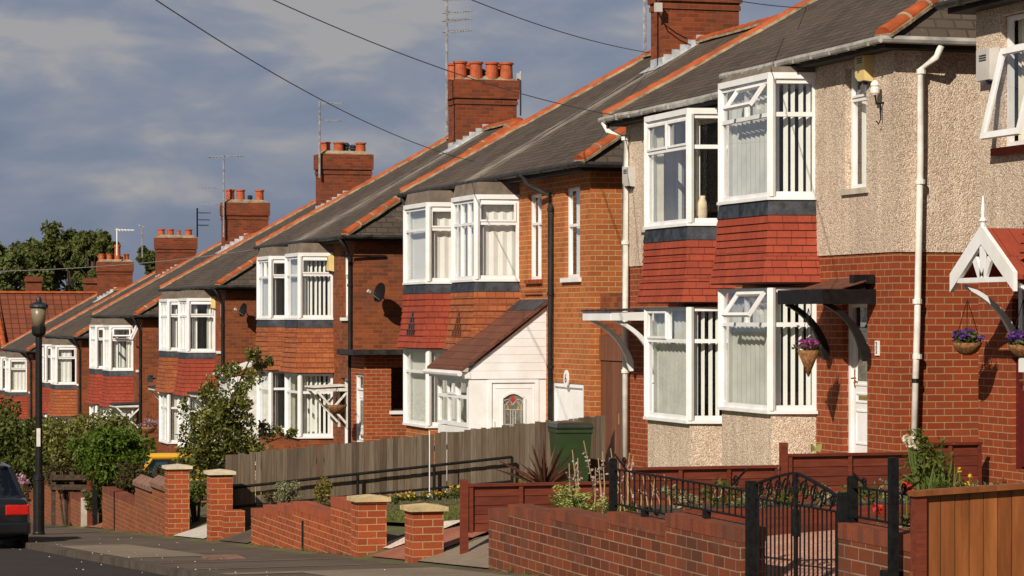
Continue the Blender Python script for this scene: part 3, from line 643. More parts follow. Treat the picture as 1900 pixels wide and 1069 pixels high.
def alarm_box(H, c, m, w=.26, h=.36, shape=0, face='x'):
    x, y, z = c; mb = MB()
    if face == 'x':
        P = [(y - w / 2, z + h * .38), (y + w / 2, z + h * .5), (y + w / 2, z - h * .32), (y + w * .18, z - h * .5), (y - w / 2, z - h * .5)] if shape == 0 else [(y - w / 2, z + h / 2), (y + w / 2, z + h / 2), (y + w / 2, z - h / 2), (y - w / 2, z - h / 2)]
        mb.ring2([(x + .01, a, b) for a, b in P], [(x - .11, y + (a - y) * .86, z + (b - z) * .9) for a, b in P])
    o = mb.build('alarm_box', m, H)
    s = MB()
    for k in range(3): s.box(x - .118, x - .108, y - w * .22, y + w * .22, z + h * (.12 + .07 * k), z + h * (.15 + .07 * k))
    s.build('vent_slots', 'flash', o)
    MB().lathe((x - .05, y - w * .1, z - h * .58), [(.03, 0), (.045, .04), (.045, .08)], 8).build('lens', 'blue_lens', o)
    return o

def make_house(name, label, cat, Yn, Yp, Yf, zE, brick, dz=0.0, roof_m=None, peb=None, zsplit=None, gutter='gutter_black', bays=(None, None), strip=True,
               pots=(), ctop=4.1, near_open=(), far_open=(), mortar=('mortar', 'mortar'), streak=1.5, chim=True, drop=5.4, group='semi-detached houses stepping down the hill'):
    zG = zE - drop
    H = thing(name, (X0, (Yn + Yf) / 2, zG), label, cat, group)
    zb = zG - 1.4
    # bay window openings in the front wall
    ops = []
    for bay, sgn, dzz in ((bays[0], -1, 0), (bays[1], 1, -dz)):
        if bay:
            ya, yb = sorted((Yp + sgn * .85, Yp + sgn * 2.6))
            for s, h in ((bay['zs0'], bay['zh0']), (bay['zs1'], bay['zh1'])): ops.append((ya, yb, zE + s + dzz + .05, zE + h + dzz - .05))
    ops += list(near_open) + list(far_open)
    z1 = zE - .10; w = MB()
    zs = zsplit if zsplit is not None else z1
    w.wallx(X0, Yn, Yf, zb, zs, [o for o in ops if o[2] < zs - .05]); w.wally(Yn, X0, X0 + DEP, zb, zs); w.quad((X0 + DEP, Yf, zb), (X0, Yf, zb), (X0, Yf, zs), (X0 + DEP, Yf, zs)); w.quad((X0 + DEP, Yn, zb), (X0 + DEP, Yf, zb), (X0 + DEP, Yf, zs), (X0 + DEP, Yn, zs))
    w.build('brick_wall', brick, H)
    if zsplit is not None:
        e = .018; p = MB(); p.wallx(X0 - e, Yn - e, Yf + e, zs, z1, [o for o in ops if o[3] > zs + .05], .14); p.wally(Yn - e, X0 - e, X0 + DEP + e, zs, z1)
        p.quad((X0 + DEP + e, Yf + e, zs), (X0 - e, Yf + e, zs), (X0 - e, Yf + e, z1), (X0 + DEP + e, Yf + e, z1)); p.quad((X0 + DEP + e, Yn - e, zs), (X0 + DEP + e, Yf + e, zs), (X0 + DEP + e, Yf + e, z1), (X0 + DEP + e, Yn - e, z1))
        p.quad((X0 - e, Yf + e, zs), (X0, Yf, zs), (X0, Yn, zs), (X0 - e, Yn - e, zs)); p.quad((X0 - e, Yn - e, zs), (X0, Yn, zs), (X0 + DEP, Yn, zs), (X0 + DEP, Yn - e, zs))
        p.build('pebbledash_wall', peb, H)
    # plain inner walls, so that rooms are rooms: a spine wall, a party wall, a first floor
    i = MB(); i.box(X0 + 3.6, X0 + 3.7, Yn + .15, Yf - .15, zG, zE - .2); i.box(X0 + .3, X0 + 3.5, Yp - .08, Yp + .08, zG, zE - .2); i.box(X0 + .16, X0 + 3.55, Yn + .15, Yf - .15, zG + 2.62, zG + 2.76); i.build('interior', 'inside', H)
    # roof
    r = MB(); ya, yb = Yn - OV, Yf + OV; rn, rf = ya + HALF * HIP, yb - HALF * HIP
    if rn > rf: rn = rf = (rn + rf) / 2
    E = lambda x, y, k: (x, y, zE + (x - XE) * 0 + k)
    zr = zE + HALF * PITCH
    d = -dz
    if dz == 0:
        r.quad((XE, ya, zE), (XE, yb, zE), (XR, rf, zr), (XR, rn, zr)); r.quad((XB, yb, zE), (XB, ya, zE), (XR, rn, zr), (XR, rf, zr))
        r.add([(XE, ya, zE), (XB, ya, zE), (XR, rn, zr)], [(0, 1, 2)]); r.add([(XE, yb, zE), (XB, yb, zE), (XR, rf, zr)], [(2, 1, 0)])
    else:
        r.quad((XE, ya, zE), (XE, Yp, zE), (XR, Yp, zr), (XR, rn, zr)); r.quad((XB, Yp, zE), (XB, ya, zE), (XR, rn, zr), (XR, Yp, zr)); r.add([(XE, ya, zE), (XB, ya, zE), (XR, rn, zr)], [(0, 1, 2)])
        r.quad((XE, Yp, zE + d), (XE, yb, zE + d), (XR, max(rf, Yp + .01), zr + d), (XR, Yp, zr + d)); r.quad((XB, yb, zE + d), (XB, Yp, zE + d), (XR, Yp, zr + d), (XR, max(rf, Yp + .01), zr + d)); r.add([(XE, yb, zE + d), (XB, yb, zE + d), (XR, max(rf, Yp + .01), zr + d)], [(2, 1, 0)])
        r.quad((XE, Yp, zE + d), (XE, Yp, zE), (XR, Yp, zr), (XR, Yp, zr + d)); r.quad((XB, Yp, zE), (XB, Yp, zE + d), (XR, Yp, zr + d), (XR, Yp, zr))
    roof_m = roof_m or m_roof('slate_' + name, (.088, .066, .050), (.052, .040, .032), (.115, .088, .066), (Yp - .2, streak) if streak else None)
    rf_o = r.build('roof', roof_m, H)
    up = Vector((0, 0, .03))
    hips = MB()
    for p0, p1 in (((XE, ya, zE), (XR, rn, zr)), ((XB, ya, zE), (XR, rn, zr)), ((XE, yb, zE + d), (XR, rf, zr + d)), ((XB, yb, zE + d), (XR, rf, zr + d)), ((XR, rn - .05, zr + .01), (XR, rf + .05, zr + .01))):
        g = ridge_line(Vector(p0) + up, Vector(p1) + up); hips.add(g.v, g.f)
    hips.build('ridge_tiles', 'ridge', rf_o)
    mo = MB()
    for k, (p0, p1) in enumerate((((XE, ya, zE), (XR, rn, zr)), ((XE, yb, zE + d), (XR, rf, zr + d)), ((XR, rn, zr), (XR, rf, zr)))):
        q0, q1 = Vector(p0), Vector(p1); n = 14
        for j in range(n):
            a, b_ = q0.lerp(q1, j / n), q0.lerp(q1, (j + 1) / n); mo.bar(a + Vector((0, 0, -.005 + R(-.008, .01))), b_ + Vector((0, 0, -.005 + R(-.008, .01))), .25 + R(0, .05), .045)
    q0, q1 = Vector((XE, ya, zE)) + up, Vector((XR, rn, zr)) + up; dv = (q1 - q0).normalized(); sv = dv.cross(Vector((0, 0, 1))).normalized(); uv_ = sv.cross(dv); nj = int((q1 - q0).length / .42)
    for j in range(1, nj):                # pale pointing between the hip tiles
        c0 = q0.lerp(q1, j / nj); mo.loft([[c0 + dv * e_ + sv * (.138 * math.cos(t)) + uv_ * (.105 * math.sin(t) - .02) for t in [math.pi * k / 8 for k in range(9)]] for e_ in (-.004, .032)])
    mo.build('mortar_bed', mortar[0], rf_o)
    # party line joint down the slope
    if dz == 0: MB().bar((XE + .05, Yp, zE + .012), (XR - 1.1, Yp, zE + (HALF - 1.1) * PITCH + .012), .045, .02).build('party_joint', 'flash', rf_o)
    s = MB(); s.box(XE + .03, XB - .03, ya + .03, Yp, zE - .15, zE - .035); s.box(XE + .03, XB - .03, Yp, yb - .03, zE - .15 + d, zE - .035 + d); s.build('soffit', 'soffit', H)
    g = MB(); gx = XE - .05
    halves = ((ya - .05, yb + .05, 0),) if dz == 0 else ((ya - .05, Yp - .0, 0), (Yp + .02, yb + .05, d))
    for a, b_, k in halves:
        pts = [(gx, a + (b_ - a) * t / 6, zE - .05 + k + (R(-.012, .012) if 0 < t < 6 else 0)) for t in range(7)]; g.tube(pts, .05, 8)
        for t in range(9):
            y = a + (b_ - a) * (t + .5) / 9; g.box(gx - .054, gx + .07, y - .012, y + .012, zE - .106 + k, zE - .045 + k)
    g.tube([(gx, ya - .05, zE - .05), (XB, ya - .05, zE - .05)], .05, 8)
    g.build('gutter', gutter, H)
    for bay, sgn, dzz, in ((bays[0], -1, 0), (bays[1], 1, -dz)):
        if not bay: continue
        a, b_ = sorted((Yp + sgn * bay.get('t0', 1.0), Yp + sgn * bay.get('t1', 2.5))); p, q = bay.get('p', .8), bay.get('q', .12)
        up_ = bay['up']; lo = bay['lo']; e = zE + dzz
        m = bay['tile']; m = (m, m, m) if isinstance(m, str) else m
        bay_window(H, X0, a, b_, p, q, e + bay['zs1'], e + bay['zh1'], up_['front'], up_['side'], up_.get('kf', 'sheet'), up_.get('ks', 'sheet'), vents=up_.get('vents', (0,)), ventf=up_.get('ventf', ()), openf=[(s0, s1, e + q0, e + q1, t, pn) for s0, s1, q0, q1, t, pn in up_.get('open', ())],
                   board=bay.get('board', e - .13) if bay.get('board', 1) else None, skirt=(e + bay['zs1'] - .05, e + bay['zb'], bay.get('fh', .18), m, bay.get('nc', 9), bay.get('flare', .12)), seed=int(Yp * 7 + sgn))
        bay_window(H, X0, a, b_, p, q, e + bay['zs0'], e + bay['zh0'], lo['front'], lo['side'], lo.get('kf', 'sheet'), lo.get('ks', 'sheet'), vents=lo.get('vents', ()), ventf=lo.get('ventf', ()), openf=[(s0, s1, e + q0, e + q1, t, pn) for s0, s1, q0, q1, t, pn in lo.get('open', ())],
                   head=False, dado=(zb, bay.get('base', brick)), seed=int(Yp * 7 + sgn + 3))
    if chim: chimney(H, Yp, zE, ctop, pots)
    return H, zG
def bay(tile, upf=(1, 1), ups=(1, 1), lof=(1, 1), los=(1, 1), **k):
    u = dict(front=upf, side=ups); l = dict(front=lof, side=los)
    for key in list(k):
        if key.startswith('u_'): u[key[2:]] = k.pop(key)
        elif key.startswith('l_'): l[key[2:]] = k.pop(key)
    b = dict(zs1=-1.93, zh1=-.45, zb=-3.24, zs0=-4.78, zh0=-3.27, tile=tile, up=u, lo=l); b.update(k); return b
def downpipe(H, pts, r, m, clips=()):
    o = MB().tube(pts, r, 9).build('downpipe', m, H, smooth=True)
    for z in clips:
        a = [Vector(p) for p in pts]; q = min(a, key=lambda v: abs(v.z - z)); MB().lathe((q.x, q.y, z), [(r * 1.35, 0), (r * 1.35, .06)], 9).build('pipe_clip', m, o)
    return o
def front_door(H, y0, y1, z0, z1, X, m='white', glass=True, frame='white'):
    f = MB(); t = .06
    f.box(X, X + .09, y0, y0 + t, z0, z1); f.box(X, X + .09, y1 - t, y1, z0, z1); f.box(X, X + .09, y0 + t, y1 - t, z1 - t, z1)
    d = MB(); a, b, c, e = y0 + t, y1 - t, z0 + .03, z1 - t - .32; Xd = X + .035
    d.box(Xd, Xd + .05, a + .004, b - .004, c, e)
    f.box(X + .002, X + .088, y0 + t, y1 - t, e + .004, e + .05)
    w = b - a; pm = MB()
    for (s0, s1, q0, q1) in ((.16, .84, .08, .36), (.16, .84, .42, .50), (.16, .84, .56, .92)):
        ya, yb, za, zb = a + w * s0, a + w * s1, c + (e - c) * q0, c + (e - c) * q1; q = .022
        for bb in ((ya, yb, za, za + q), (ya, yb, zb - q, zb), (ya, ya + q, za + q, zb - q), (yb - q, yb, za + q, zb - q)): pm.box(Xd - .012, Xd + .01, *bb)
    fr = f.build('door_frame', frame, H); dd = d.build('door', m, H); pm.build('door_panel', m, dd)
    g = MB(); g.quad((X + .04, y0 + t, e + .05), (X + .04, y1 - t, e + .05), (X + .04, y1 - t, z1 - t), (X + .04, y0 + t, z1 - t)); g.build('fanlight', 'glass', fr)
    if glass:
        ya, yb, za, zb = a + w * .26, a + w * .74, c + (e - c) * .60, c + (e - c) * .88; MB().box(Xd - .006, Xd + .01, ya, yb, za, zb).build('door_glass', 'glass_dark', dd)
    MB().box(Xd - .008, Xd + .01, a + w * .3, a + w * .7, c + (e - c) * .445, c + (e - c) * .478).build('letterbox', 'brass', dd)
    yh = b - .09; zh = c + 1.0
    MB().box(Xd - .015, Xd + .01, yh - .018, yh + .018, zh - .12, zh + .12).tube([(Xd - .015, yh, zh), (Xd - .06, yh, zh), (Xd - .06, yh - .13, zh + .005)], .012, 6).build('handle', 'brass', dd)
    return dd
def bracket(mb, y, x_out, z_top, x_in, z_bot, th=.05, s=.10, bow=.25):
    """curved timber bracket in the plane y, from the outer top to the wall at its foot"""
    P = []; n = 10
    a0, a1 = math.radians(24), math.radians(86); n = 14; s0, s1, c0, c1 = math.sin(a0), math.sin(a1), math.cos(a0), math.cos(a1)
    for k in range(n + 1):
        t = k / n; a = a0 + (a1 - a0) * t; fx, fz = (math.sin(a) - s0) / (s1 - s0), (c0 - math.cos(a)) / (c0 - c1)
        tx, tz = (x_in - x_out) * math.cos(a) / (s1 - s0), (z_bot - z_top) * math.sin(a) / (c0 - c1); l = math.hypot(tx, tz)
        wd = s * (.50 + .62 * t ** 1.5) * (1 if t < .88 else 1 - (t - .88) * 4.5); P.append((x_out + (x_in - x_out) * fx, z_top + (z_bot - z_top) * fz, -tz / l * wd / 2, tx / l * wd / 2))
    loops = [[(x - nx, y - th / 2, z - nz), (x + nx, y - th / 2, z + nz), (x + nx, y + th / 2, z + nz), (x - nx, y + th / 2, z - nz)] for x, z, nx, nz in P]
    mb.loft(loops)
def hanging_basket(label, c, r, petals, n, kind='bowl', hook=.45, seed=1, group='hanging baskets'):
    c = Vector(c); t = thing('hanging_basket', c - Vector((0, 0, r)), label, 'hanging basket', group)
    if kind == 'bowl': MB().lathe(c, [(r * .25, -r * .85), (r * .62, -r * .68), (r * .9, -r * .3), (r, 0), (r * .9, .0), (r * .5, -.02)], 14).build('basket', 'terracotta', t, smooth=True)
    else: MB().lathe(c, [(.01, -r * 2.3), (r * .5, -r * 1.2), (r, 0), (r * .85, 0), (r * .3, -.02)], 12).build('basket', 'terracotta', t, smooth=True)
    if n:
        foliage(MB(), c + Vector((0, 0, r * .25)), (r * 1.1, r * 1.1, r * .55), n // 2, .030, 10, .5, seed).build('leaves', 'leaf_mid', t)
        foliage(MB(), c + Vector((0, 0, r * .5)), (r * 1.3, r * 1.3, r * .6), n, .024, 14, .45, seed + 1).build('flowers', petals, t)
    ch = MB()
    for k in range(3):
        a = 2.1 * k; ch.tube([c + Vector((r * math.cos(a), r * math.sin(a), 0)), c + Vector((0, 0, hook))], .005, 4)
    ch.build('chains', 'iron', t); return t
# ---- pebbledash pair in the middle of the picture
PB = dict(t0=.65, t1=2.50, p=.62, q=.15, base='pebble', zs1=-1.90, zh1=-.30, zb=-3.06, zs0=-4.81, zh0=-3.14, fh=.20, nc=9, flare=.10)
Yp1 = 36.57
n_b = bay('tile_red', (2, 1), (1, 1), (2, 1), (1, 1), u_kf='part', u_ks='slats', l_kf='part', l_ks='slats', u_vents=(), l_vents=(),
          u_open=((.06, .60, -.72, -.36, .62, 'f'),), l_open=((.06, .60, -3.60, -3.20, .62, 'f'),), **PB)
f_b = bay('tile_red', (2, 1), (1, 1), (2, 1), (1, 1), u_kf='curt', u_ks='curt', l_kf='net', l_ks='slats', u_vents=(), u_ventf=(0, 1), l_vents=(), l_ventf=(1,), board=0, **PB)
w1 = (32.24, 32.92, 1.70, 3.30); d1 = (32.25, 33.05, -1.83, .20)
w1f = (2 * Yp1 - w1[1], 2 * Yp1 - w1[0], w1[2] - .25, w1[3] - .25); d1f = (2 * Yp1 - d1[1], 2 * Yp1 - d1[0], d1[2] - .25, d1[3] - .25)
H1, g1 = make_house('pebbledash_house', 'two-storey pebbledash pair with red tile-hung bays, white gutter and black door canopy', 'house', 31.4, Yp1, 41.75, 3.55, 'brick_red', dz=.25, peb='pebble', zsplit=.84,
    gutter='gutter_white', bays=(n_b, f_b), near_open=(w1, d1), far_open=(w1f, d1f), mortar=('mortar_dark', 'mortar'), streak=None, pots=[(.2, 0, .4, .15, 'pot'), (.5, 0, .4, .15, 'pot'), (.8, 0, .4, .15, 'pot')])
flat_window(H1, X0, *w1, zt=2.88, kind='sheet', vent=(0,), sill_m='concrete'); flat_window(H1, X0, *w1f, zt=2.6, kind='sheet', sill_m='concrete')
front_door(H1, *d1, X0 + .09); front_door(H1, *d1f, X0 + .09)
# black canopy over the nearer door
cm = MB(); cy0, cy1, cx = 32.0, 33.45, 13.78
cm.box(cx, X0 - .001, cy0, cy1, .20, .34); cm.box(cx - .03, cx, cy0 - .03, cy1 + .03, .18, .37); cm.box(cx, X0 - .001, cy0 - .03, cy0, .18, .37)
cn = cm.build('door_canopy', 'black', H1)
MB().prism([(X0 - .46, cy0 + .02, .372), (X0 - .002, cy0 + .02, .50), (X0 - .002, cy0 + .02, .52), (X0 - .46, cy0 + .02, .39)], (0, cy1 - cy0 - .1, 0)).build('canopy_tiles', 'tile_brown', cn)
br = MB(); bracket(br, cy0 + .09, cx + .05, .19, X0 - .10, -.56, .07, .12); br.build('bracket', 'black', cn)
br = MB(); bracket(br, cy1 - .09, cx + .05, .19, X0 - .10, -.56, .07, .12); br.build('bracket', 'black', cn)
fl = MB(); p = PX(1616, 524, X0); fl.box(X0 - .26, X0 - .10, p.y - .05, p.y + .10, .34, .56).tube([(X0, p.y, .52), (X0 - .16, p.y, .50)], .025, 6)
fl.box(X0 - .12, X0 - .02, p.y - .16, p.y - .08, .44, .56); fl.build('floodlight', 'black', H1)
# white canopy over the farther door
cm = MB(); cy0, cy1, cx, zt = 39.95, 41.3, 13.62, -.02
cm.box(cx, X0 - .001, cy0, cy1, zt, zt + .11); cm.box(cx - .025, X0 - .001, cy0 - .025, cy0, zt - .02, zt + .115); cm.box(cx - .03, cx, cy0, cy1 + .03, zt - .02, zt + .115)
cn = cm.build('door_canopy', 'white', H1)
MB().prism([(cx - .06, cy0 - .05, zt + .12), (X0 - .002, cy0 - .05, zt + .15), (X0 - .002, cy0 - .05, zt + .18), (cx - .06, cy0 - .05, zt + .15)], (0, cy1 - cy0 + .1, 0)).build('canopy_felt', 'flash', cn)
for yy in (cy0 + .06, cy1 - .08):
    br = MB(); bracket(br, yy, cx + .06, zt - .01, X0 - .12, -.86, .06, .11); br.build('bracket', 'white', cn)
p = PX(1612, 125, X0); alarm_box(H1, (X0 - .02, p.y, p.z), 'alarm_yellow', .34, .40)
p = PX(1174, 327, X0); alarm_box(H1, (X0 - .02, p.y, p.z), 'alarm_grey', .34, .36)
# pipes
p = PY(1703, 300, 31.4); 
downpipe(H1, [(p.x + .16, 31.05, 3.44), (p.x + .12, 31.10, 3.30), (p.x, 31.30, 3.16), (p.x - .01, 31.30, 2.0), (p.x - .05, 31.31, -.1), (p.x - .10, 31.31, -1.75)], .044, 'white_old', (3.1, 1.7, .18, -.52))
pb = MB(); pb.lathe((p.x - .07, 31.31, -.82), [(.056, 0), (.056, .05)], 10).build('pipe_band', 'black', H1)
q = PX(1160, 300, X0 - .07)
downpipe(H1, [(XE - .05, 41.95, 3.22), (XE + .02, 41.92, 3.08), (X0 - .08, 41.62, 2.95), (X0 - .08, 41.62, 0), (X0 - .08, 41.62, -2.3)], .05, 'white_old', (2.9, 1.2, -.9))
# house number and telephone insulator
p = PX(1629, 646, X0); pl = MB().box(X0 - .02, X0 + .001, p.y - .055, p.y + .055, p.z - .095, p.z + .095).build('number_plate', 'white', H1)
text_mb('2\n5', .10, (X0 - .023, p.y, p.z), (0, -1, 0), (0, 0, 1)).build('lettering', 'ink', pl)
p = PX(1642, 170, X0); ins = MB().lathe((X0 - .14, p.y, p.z - .05), [(.04, 0), (.06, .03), (.06, .09), (.045, .1), (.06, .13), (.05, .16), (.02, .19)], 10).build('cable_insulator', 'white_old', H1)
MB().tube([(X0, p.y - .0, p.z - .14), (X0 - .12, p.y, p.z - .16), (X0 - .14, p.y, p.z - .04)], .016, 6).tube([(X0 - .06, p.y, p.z - .15), (X0 - .06, p.y, p.z - .36), (X0 - .09, p.y, p.z - .42), (X0 - .12, p.y, p.z - .38)], .01, 6).build('hook', 'iron', ins)

# ---- the next pair up the hill, at the right edge
w0 = (27.45, 28.45, 1.98, 3.52); d0 = (27.2, 28.2, -1.75, .22)
H0, g0 = make_house('pebbledash_house', 'pebbledash house at the right edge with open white window and white gabled door hood', 'house', 18.9, 24.0, 29.06, 3.78, 'brick_red', peb='pebble', zsplit=.86, gutter='gutter_black',
    bays=(None, bay('tile_red', (2, 1), (1, 1), (2, 1), (1, 1), **PB)), far_open=(w0, d0), pots=[(.3, 0, .4, .15, 'pot'), (.7, 0, .4, .15, 'pot')])
fr, gl, bl = MB(), MB(), MB(); panel(fr, gl, bl, (X0 + .06, w0[0] + .01), (X0 + .06, w0[1] - .01), w0[2] + .01, w0[3] - .01, 3.14, 1, 1, kind='curt', out=(-1, 0), fw=.05)
w = fr.build('window', 'white', H0); bl.build('curtain', 'curtain', w); MB().box(X0 - .09, X0 + .1, w0[0] - .1, w0[1] + .12, w0[2] - .09, w0[2] - .001).build('sill', 'tile_red', w)
o, g = open_sash(H0, (X0 + .02, w0[0]), (0, 1), (-1, 0), .02, w0[1] - w0[0] - .02, w0[2] + .06, 3.13, .25, 'open_casement', fw=.075); g.build('glass', 'glass', o)
front_door(H0, *d0, X0 + .05, 'door_red', True, 'door_red')
c = MB(); yg0, yg1, xg, za, zb = 26.42, 27.98, 13.60, 1.03, .50; ym = (yg0 + yg1) / 2
for s in (-1, 1):                     # barge boards
    ye = ym + s * (yg1 - yg0) / 2; dd = Vector((0, ye - ym, zb - za)).normalized(); nn = Vector((0, -dd.z, dd.y)) * (s)
    a, b_ = Vector((xg, ym, za)), Vector((xg, ye, zb)); w_ = .15
    dn = Vector((0, 0, -.21))
    c.prism([a, b_, b_ + dn, a + dn] if s > 0 else [a, a + dn, b_ + dn, b_], (.05, 0, 0))
c.box(xg + .005, xg + .05, yg0 + .18, yg1 - .18, .395, .45)
for k, s in ((-.18, -.10), (0, 0), (.18, .10)): c.bar((xg + .028, ym + s * .4, .45), (xg + .028, ym + k, .80 - abs(k) * .8), .10, .035, (1, 0, 0))
c.lathe((xg + .03, ym, za - .05), [(.03, 0), (.03, .08), (.05, .1), (.022, .14), (.026, .22), (.012, .36), (.005, .38)], 8)
cn = c.build('door_hood', 'white', H0)
hr = MB()
for s in (-1, 1):
    ye = ym + s * (yg1 - yg0) / 2
    hr.prism([(xg + .055, ym, za - .08), (xg + .055, ye - s * .02, zb - .08), (xg + .055, ye - s * .02, zb - .03), (xg + .055, ym, za - .03)] if s > 0 else [(xg + .055, ym, za - .03), (xg + .055, ye + .02, zb - .03), (xg + .055, ye + .02, zb - .08), (xg + .055, ym, za - .08)], (X0 - xg - .055 - .002, 0, 0))
hr.build('hood_tiles', 'tile_red', cn)
for yy in (yg1 - .12, yg0 + .12):
    br = MB(); bracket(br, yy, xg + .12, .36, X0 - .10, -.42, .06, .09); br.box(X0 - .07, X0 - .001, yy - .045, yy + .045, -.62, .36); br.build('bracket', 'white', cn)
p = PX(1842, 121, X0); alarm_box(H0, (X0 - .02, p.y, p.z), 'alarm_grey', .40, .40, 1)

# ---- orange brick pair with the white porch
Yp2 = 50.6
bA = bay('tile_red', (1, 1), (1, 1), (1, 1), (2, 2), u_kf='sheet', u_ks='sheet', u_vents=(0,), l_kf='sheet', l_ks='sheet')
bB = bay('tile_clay', (3, 3), (1, 1), (1, 1), (1, 1), u_kf='sheet', u_ks='sheet', u_vents=(0,))
bA.update(t0=.87, t1=2.65); bB.update(t0=1.02, t1=2.60)
wA = (46.48, 47.32, .70, 2.26); wB = (44.25, 45.12, .70, 2.28); gdoor = (44.05, 45.80, -2.9, -1.14)
H2, g2 = make_house('brick_house', 'orange brick house with white gabled porch and one red, one orange tile-hung bay', 'house', 43.66, Yp2, 55.2, 2.65, 'brick_orange', bays=(bB, bA), near_open=(wA, wB, gdoor), mortar=('mortar_dark', 'mortar'),
    pots=[(.2, 0, .42, .16, 'pot'), (.5, 0, .42, .16, 'pot'), (.8, 0, .42, .16, 'pot')], streak=1.3)
flat_window(H2, X0, *wA, zt=1.72, ct=2, cb=2, kind='sheet', vent=(), sill_m='brick_red'); flat_window(H2, X0, *wB, zt=1.62, kind='sheet', sill_m='white')
gd = MB(); gd.box(X0 + .05, X0 + .10, gdoor[0] + .075, gdoor[1] - .075, gdoor[2], gdoor[3] - .075); ff = MB(); ff.box(X0 + .01, X0 + .11, gdoor[0] + .005, gdoor[0] + .075, gdoor[2], gdoor[3] - .003); ff.box(X0 + .01, X0 + .11, gdoor[1] - .075, gdoor[1] - .005, gdoor[2], gdoor[3] - .003); ff.box(X0 + .01, X0 + .11, gdoor[0] + .075, gdoor[1] - .075, gdoor[3] - .075, gdoor[3] - .003)
go = gd.build('store_door', 'white', H2); ff.build('door_frame', 'white', go)
so = MB().box(X0 - .012, X0 - .001, gdoor[0] - .06, gdoor[1] + .06, gdoor[3] + .002, gdoor[3] + .26).build('lintel', 'brick_orange', H2)
p = PX(1052, 703, X0 - .012); ov = MB(); ov.ring2([(X0 - .013, p.y + .13 * math.cos(t), p.z + .155 * math.sin(t)) for t in [6.2832 * k / 24 for k in range(24)]], [(X0 - .035, p.y + .13 * math.cos(t), p.z + .155 * math.sin(t)) for t in [6.2832 * k / 24 for k in range(24)]])
ovo = ov.build('number_plate', 'alarm_white', H2); text_mb('6', .22, (X0 - .037, p.y, p.z), (0, -1, 0), (0, 0, 1)).build('lettering', 'ink', ovo)
for zz, ww in ((.60, 'x'),): MB().box(X0 - .03, X0 - .001, 46.4, 47.45, .42, .49).build('soldier_band', 'brick_red', H2)
yd = PX(1022, 400, X0 - .06).y
downpipe(H2, [(XE - .05, yd + .75, 2.55), (XE - .02, yd + .55, 2.38), (X0 - .07, yd + .05, 2.2), (X0 - .07, yd, 2.0), (X0 - .07, yd, 0), (X0 - .07, yd, -2.9)], .045, 'soffit', (1.9, .4, -.9))
downpipe(H2, [(XE - .05, 55.3, 2.55), (X0 - .25, 55.22, 2.35), (X0 - .08, 55.12, 2.1), (X0 - .08, 55.1, 1), (X0 - .08, 55.1, -2.8)], .045, 'soffit', (1.7, .2))
alarm_box(H2, (X0 - .02, PX(959, 356, X0).y, PX(959, 356, X0).z), 'alarm_white', .26, .30, 1)
# notched tile motifs
for bx, yy, zz, m in ((13.62, 52.35, .02, 'flash'), (13.62, 48.9, .02, 'tile_brown')):
    mo = MB()
    for rw, cnt in ((0, 4), (1, 3), (2, 2), (3, 1)):
        for k in range(cnt):
            y = yy + (k - (cnt - 1) / 2) * .17; z = zz - .30 + rw * .125; xx = X0 - .8 - .035 - .12 * (max(0, .50 - z) / 1.1) ** 2.2 - .045
            mo.add([(xx + .0, y - .055, z - .055), (xx + .0, y + .055, z - .055), (xx + .012, y + .012, z + .06), (xx + .012, y - .012, z + .06), (xx + .06, y, z)], [(0, 1, 2, 3), (0, 3, 4), (1, 4, 2), (0, 4, 1), (3, 2, 4)])
    mo.build('tile_motif', m, H2)
# white porch: clad cheek with door, windows to the street, brown lean-to roof
py0, py1, px, zg = 46.2, 48.35, 13.06, g2 - .6
zw, ze_, zt = -1.10, -.92, .20
pc = MB()
ch = lambda Y, x0, x1, za, zb: pc.box(x0, x1, Y, Y + .05, za, zb)
xd0, xd1 = 13.41, 14.36
pc.box(px, xd0, py0, py0 + .06, zg, zw); pc.box(xd1, X0 - .002, py0, py0 + .06, zg, zw)
porch = pc.build('porch', 'white', H2)
cl = MB(); n = 9
for k in range(n):                    # shiplap boards in the gable of the cheek
    a, b_ = zw + .01 + (zt - zw) * k / n, zw + .01 + (zt - zw) * (k + 1) / n
    xa = lambda z: px + max(0, (z - ze_)) / (zt - ze_) * (X0 - px)
    x0_, x1_ = xa(a) , xa(b_ - .004)
    cl.add([(x0_, py0 - .022, a), (X0 - .003, py0 - .022, a), (X0 - .003, py0 - .018, b_ - .002), (x1_, py0 - .018, b_ - .002), (x0_, py0 + .05, a), (X0 - .003, py0 + .05, a), (X0 - .003, py0 + .05, b_ - .006), (x1_, py0 + .05, b_ - .006)], [(0, 1, 2, 3), (7, 6, 5, 4), (4, 5, 1, 0), (3, 2, 6, 7), (0, 3, 7, 4), (1, 5, 6, 2)])
cl.build('cladding', 'white', porch)
rp = MB(); rp.prism([(px - .16, py0 - .10, ze_ - .04), (X0 - .004, py0 - .10, zt + .05), (X0 - .004, py0 - .10, zt + .11), (px - .16, py0 - .10, ze_ + .02)], (0, py1 - py0 + .25, 0)); po = rp.build('porch_roof', 'tile_brown', porch)
sp = (zt + .11 - ze_ - .02) / (X0 - px + .156); lf = MB().prism([(X0 - .24, py0 - .07, zt + .11 - .24 * sp + .001), (X0 - .004, py0 - .07, zt + .112), (X0 - .004, py0 - .07, zt + .135), (X0 - .24, py0 - .07, zt + .11 - .24 * sp + .018)], (0, py1 - py0 + .15, 0)).build('lead_flashing', 'flash', porch)
gq = MB().tube([(px - .20, py0 - .10, ze_ - .07), (px - .20, py1 + .15, ze_ - .07)], .05, 8).box(px - .14, px + .02, py0 - .03, py1 + .1, ze_ - .16, ze_ - .05).build('porch_gutter', 'white', porch)
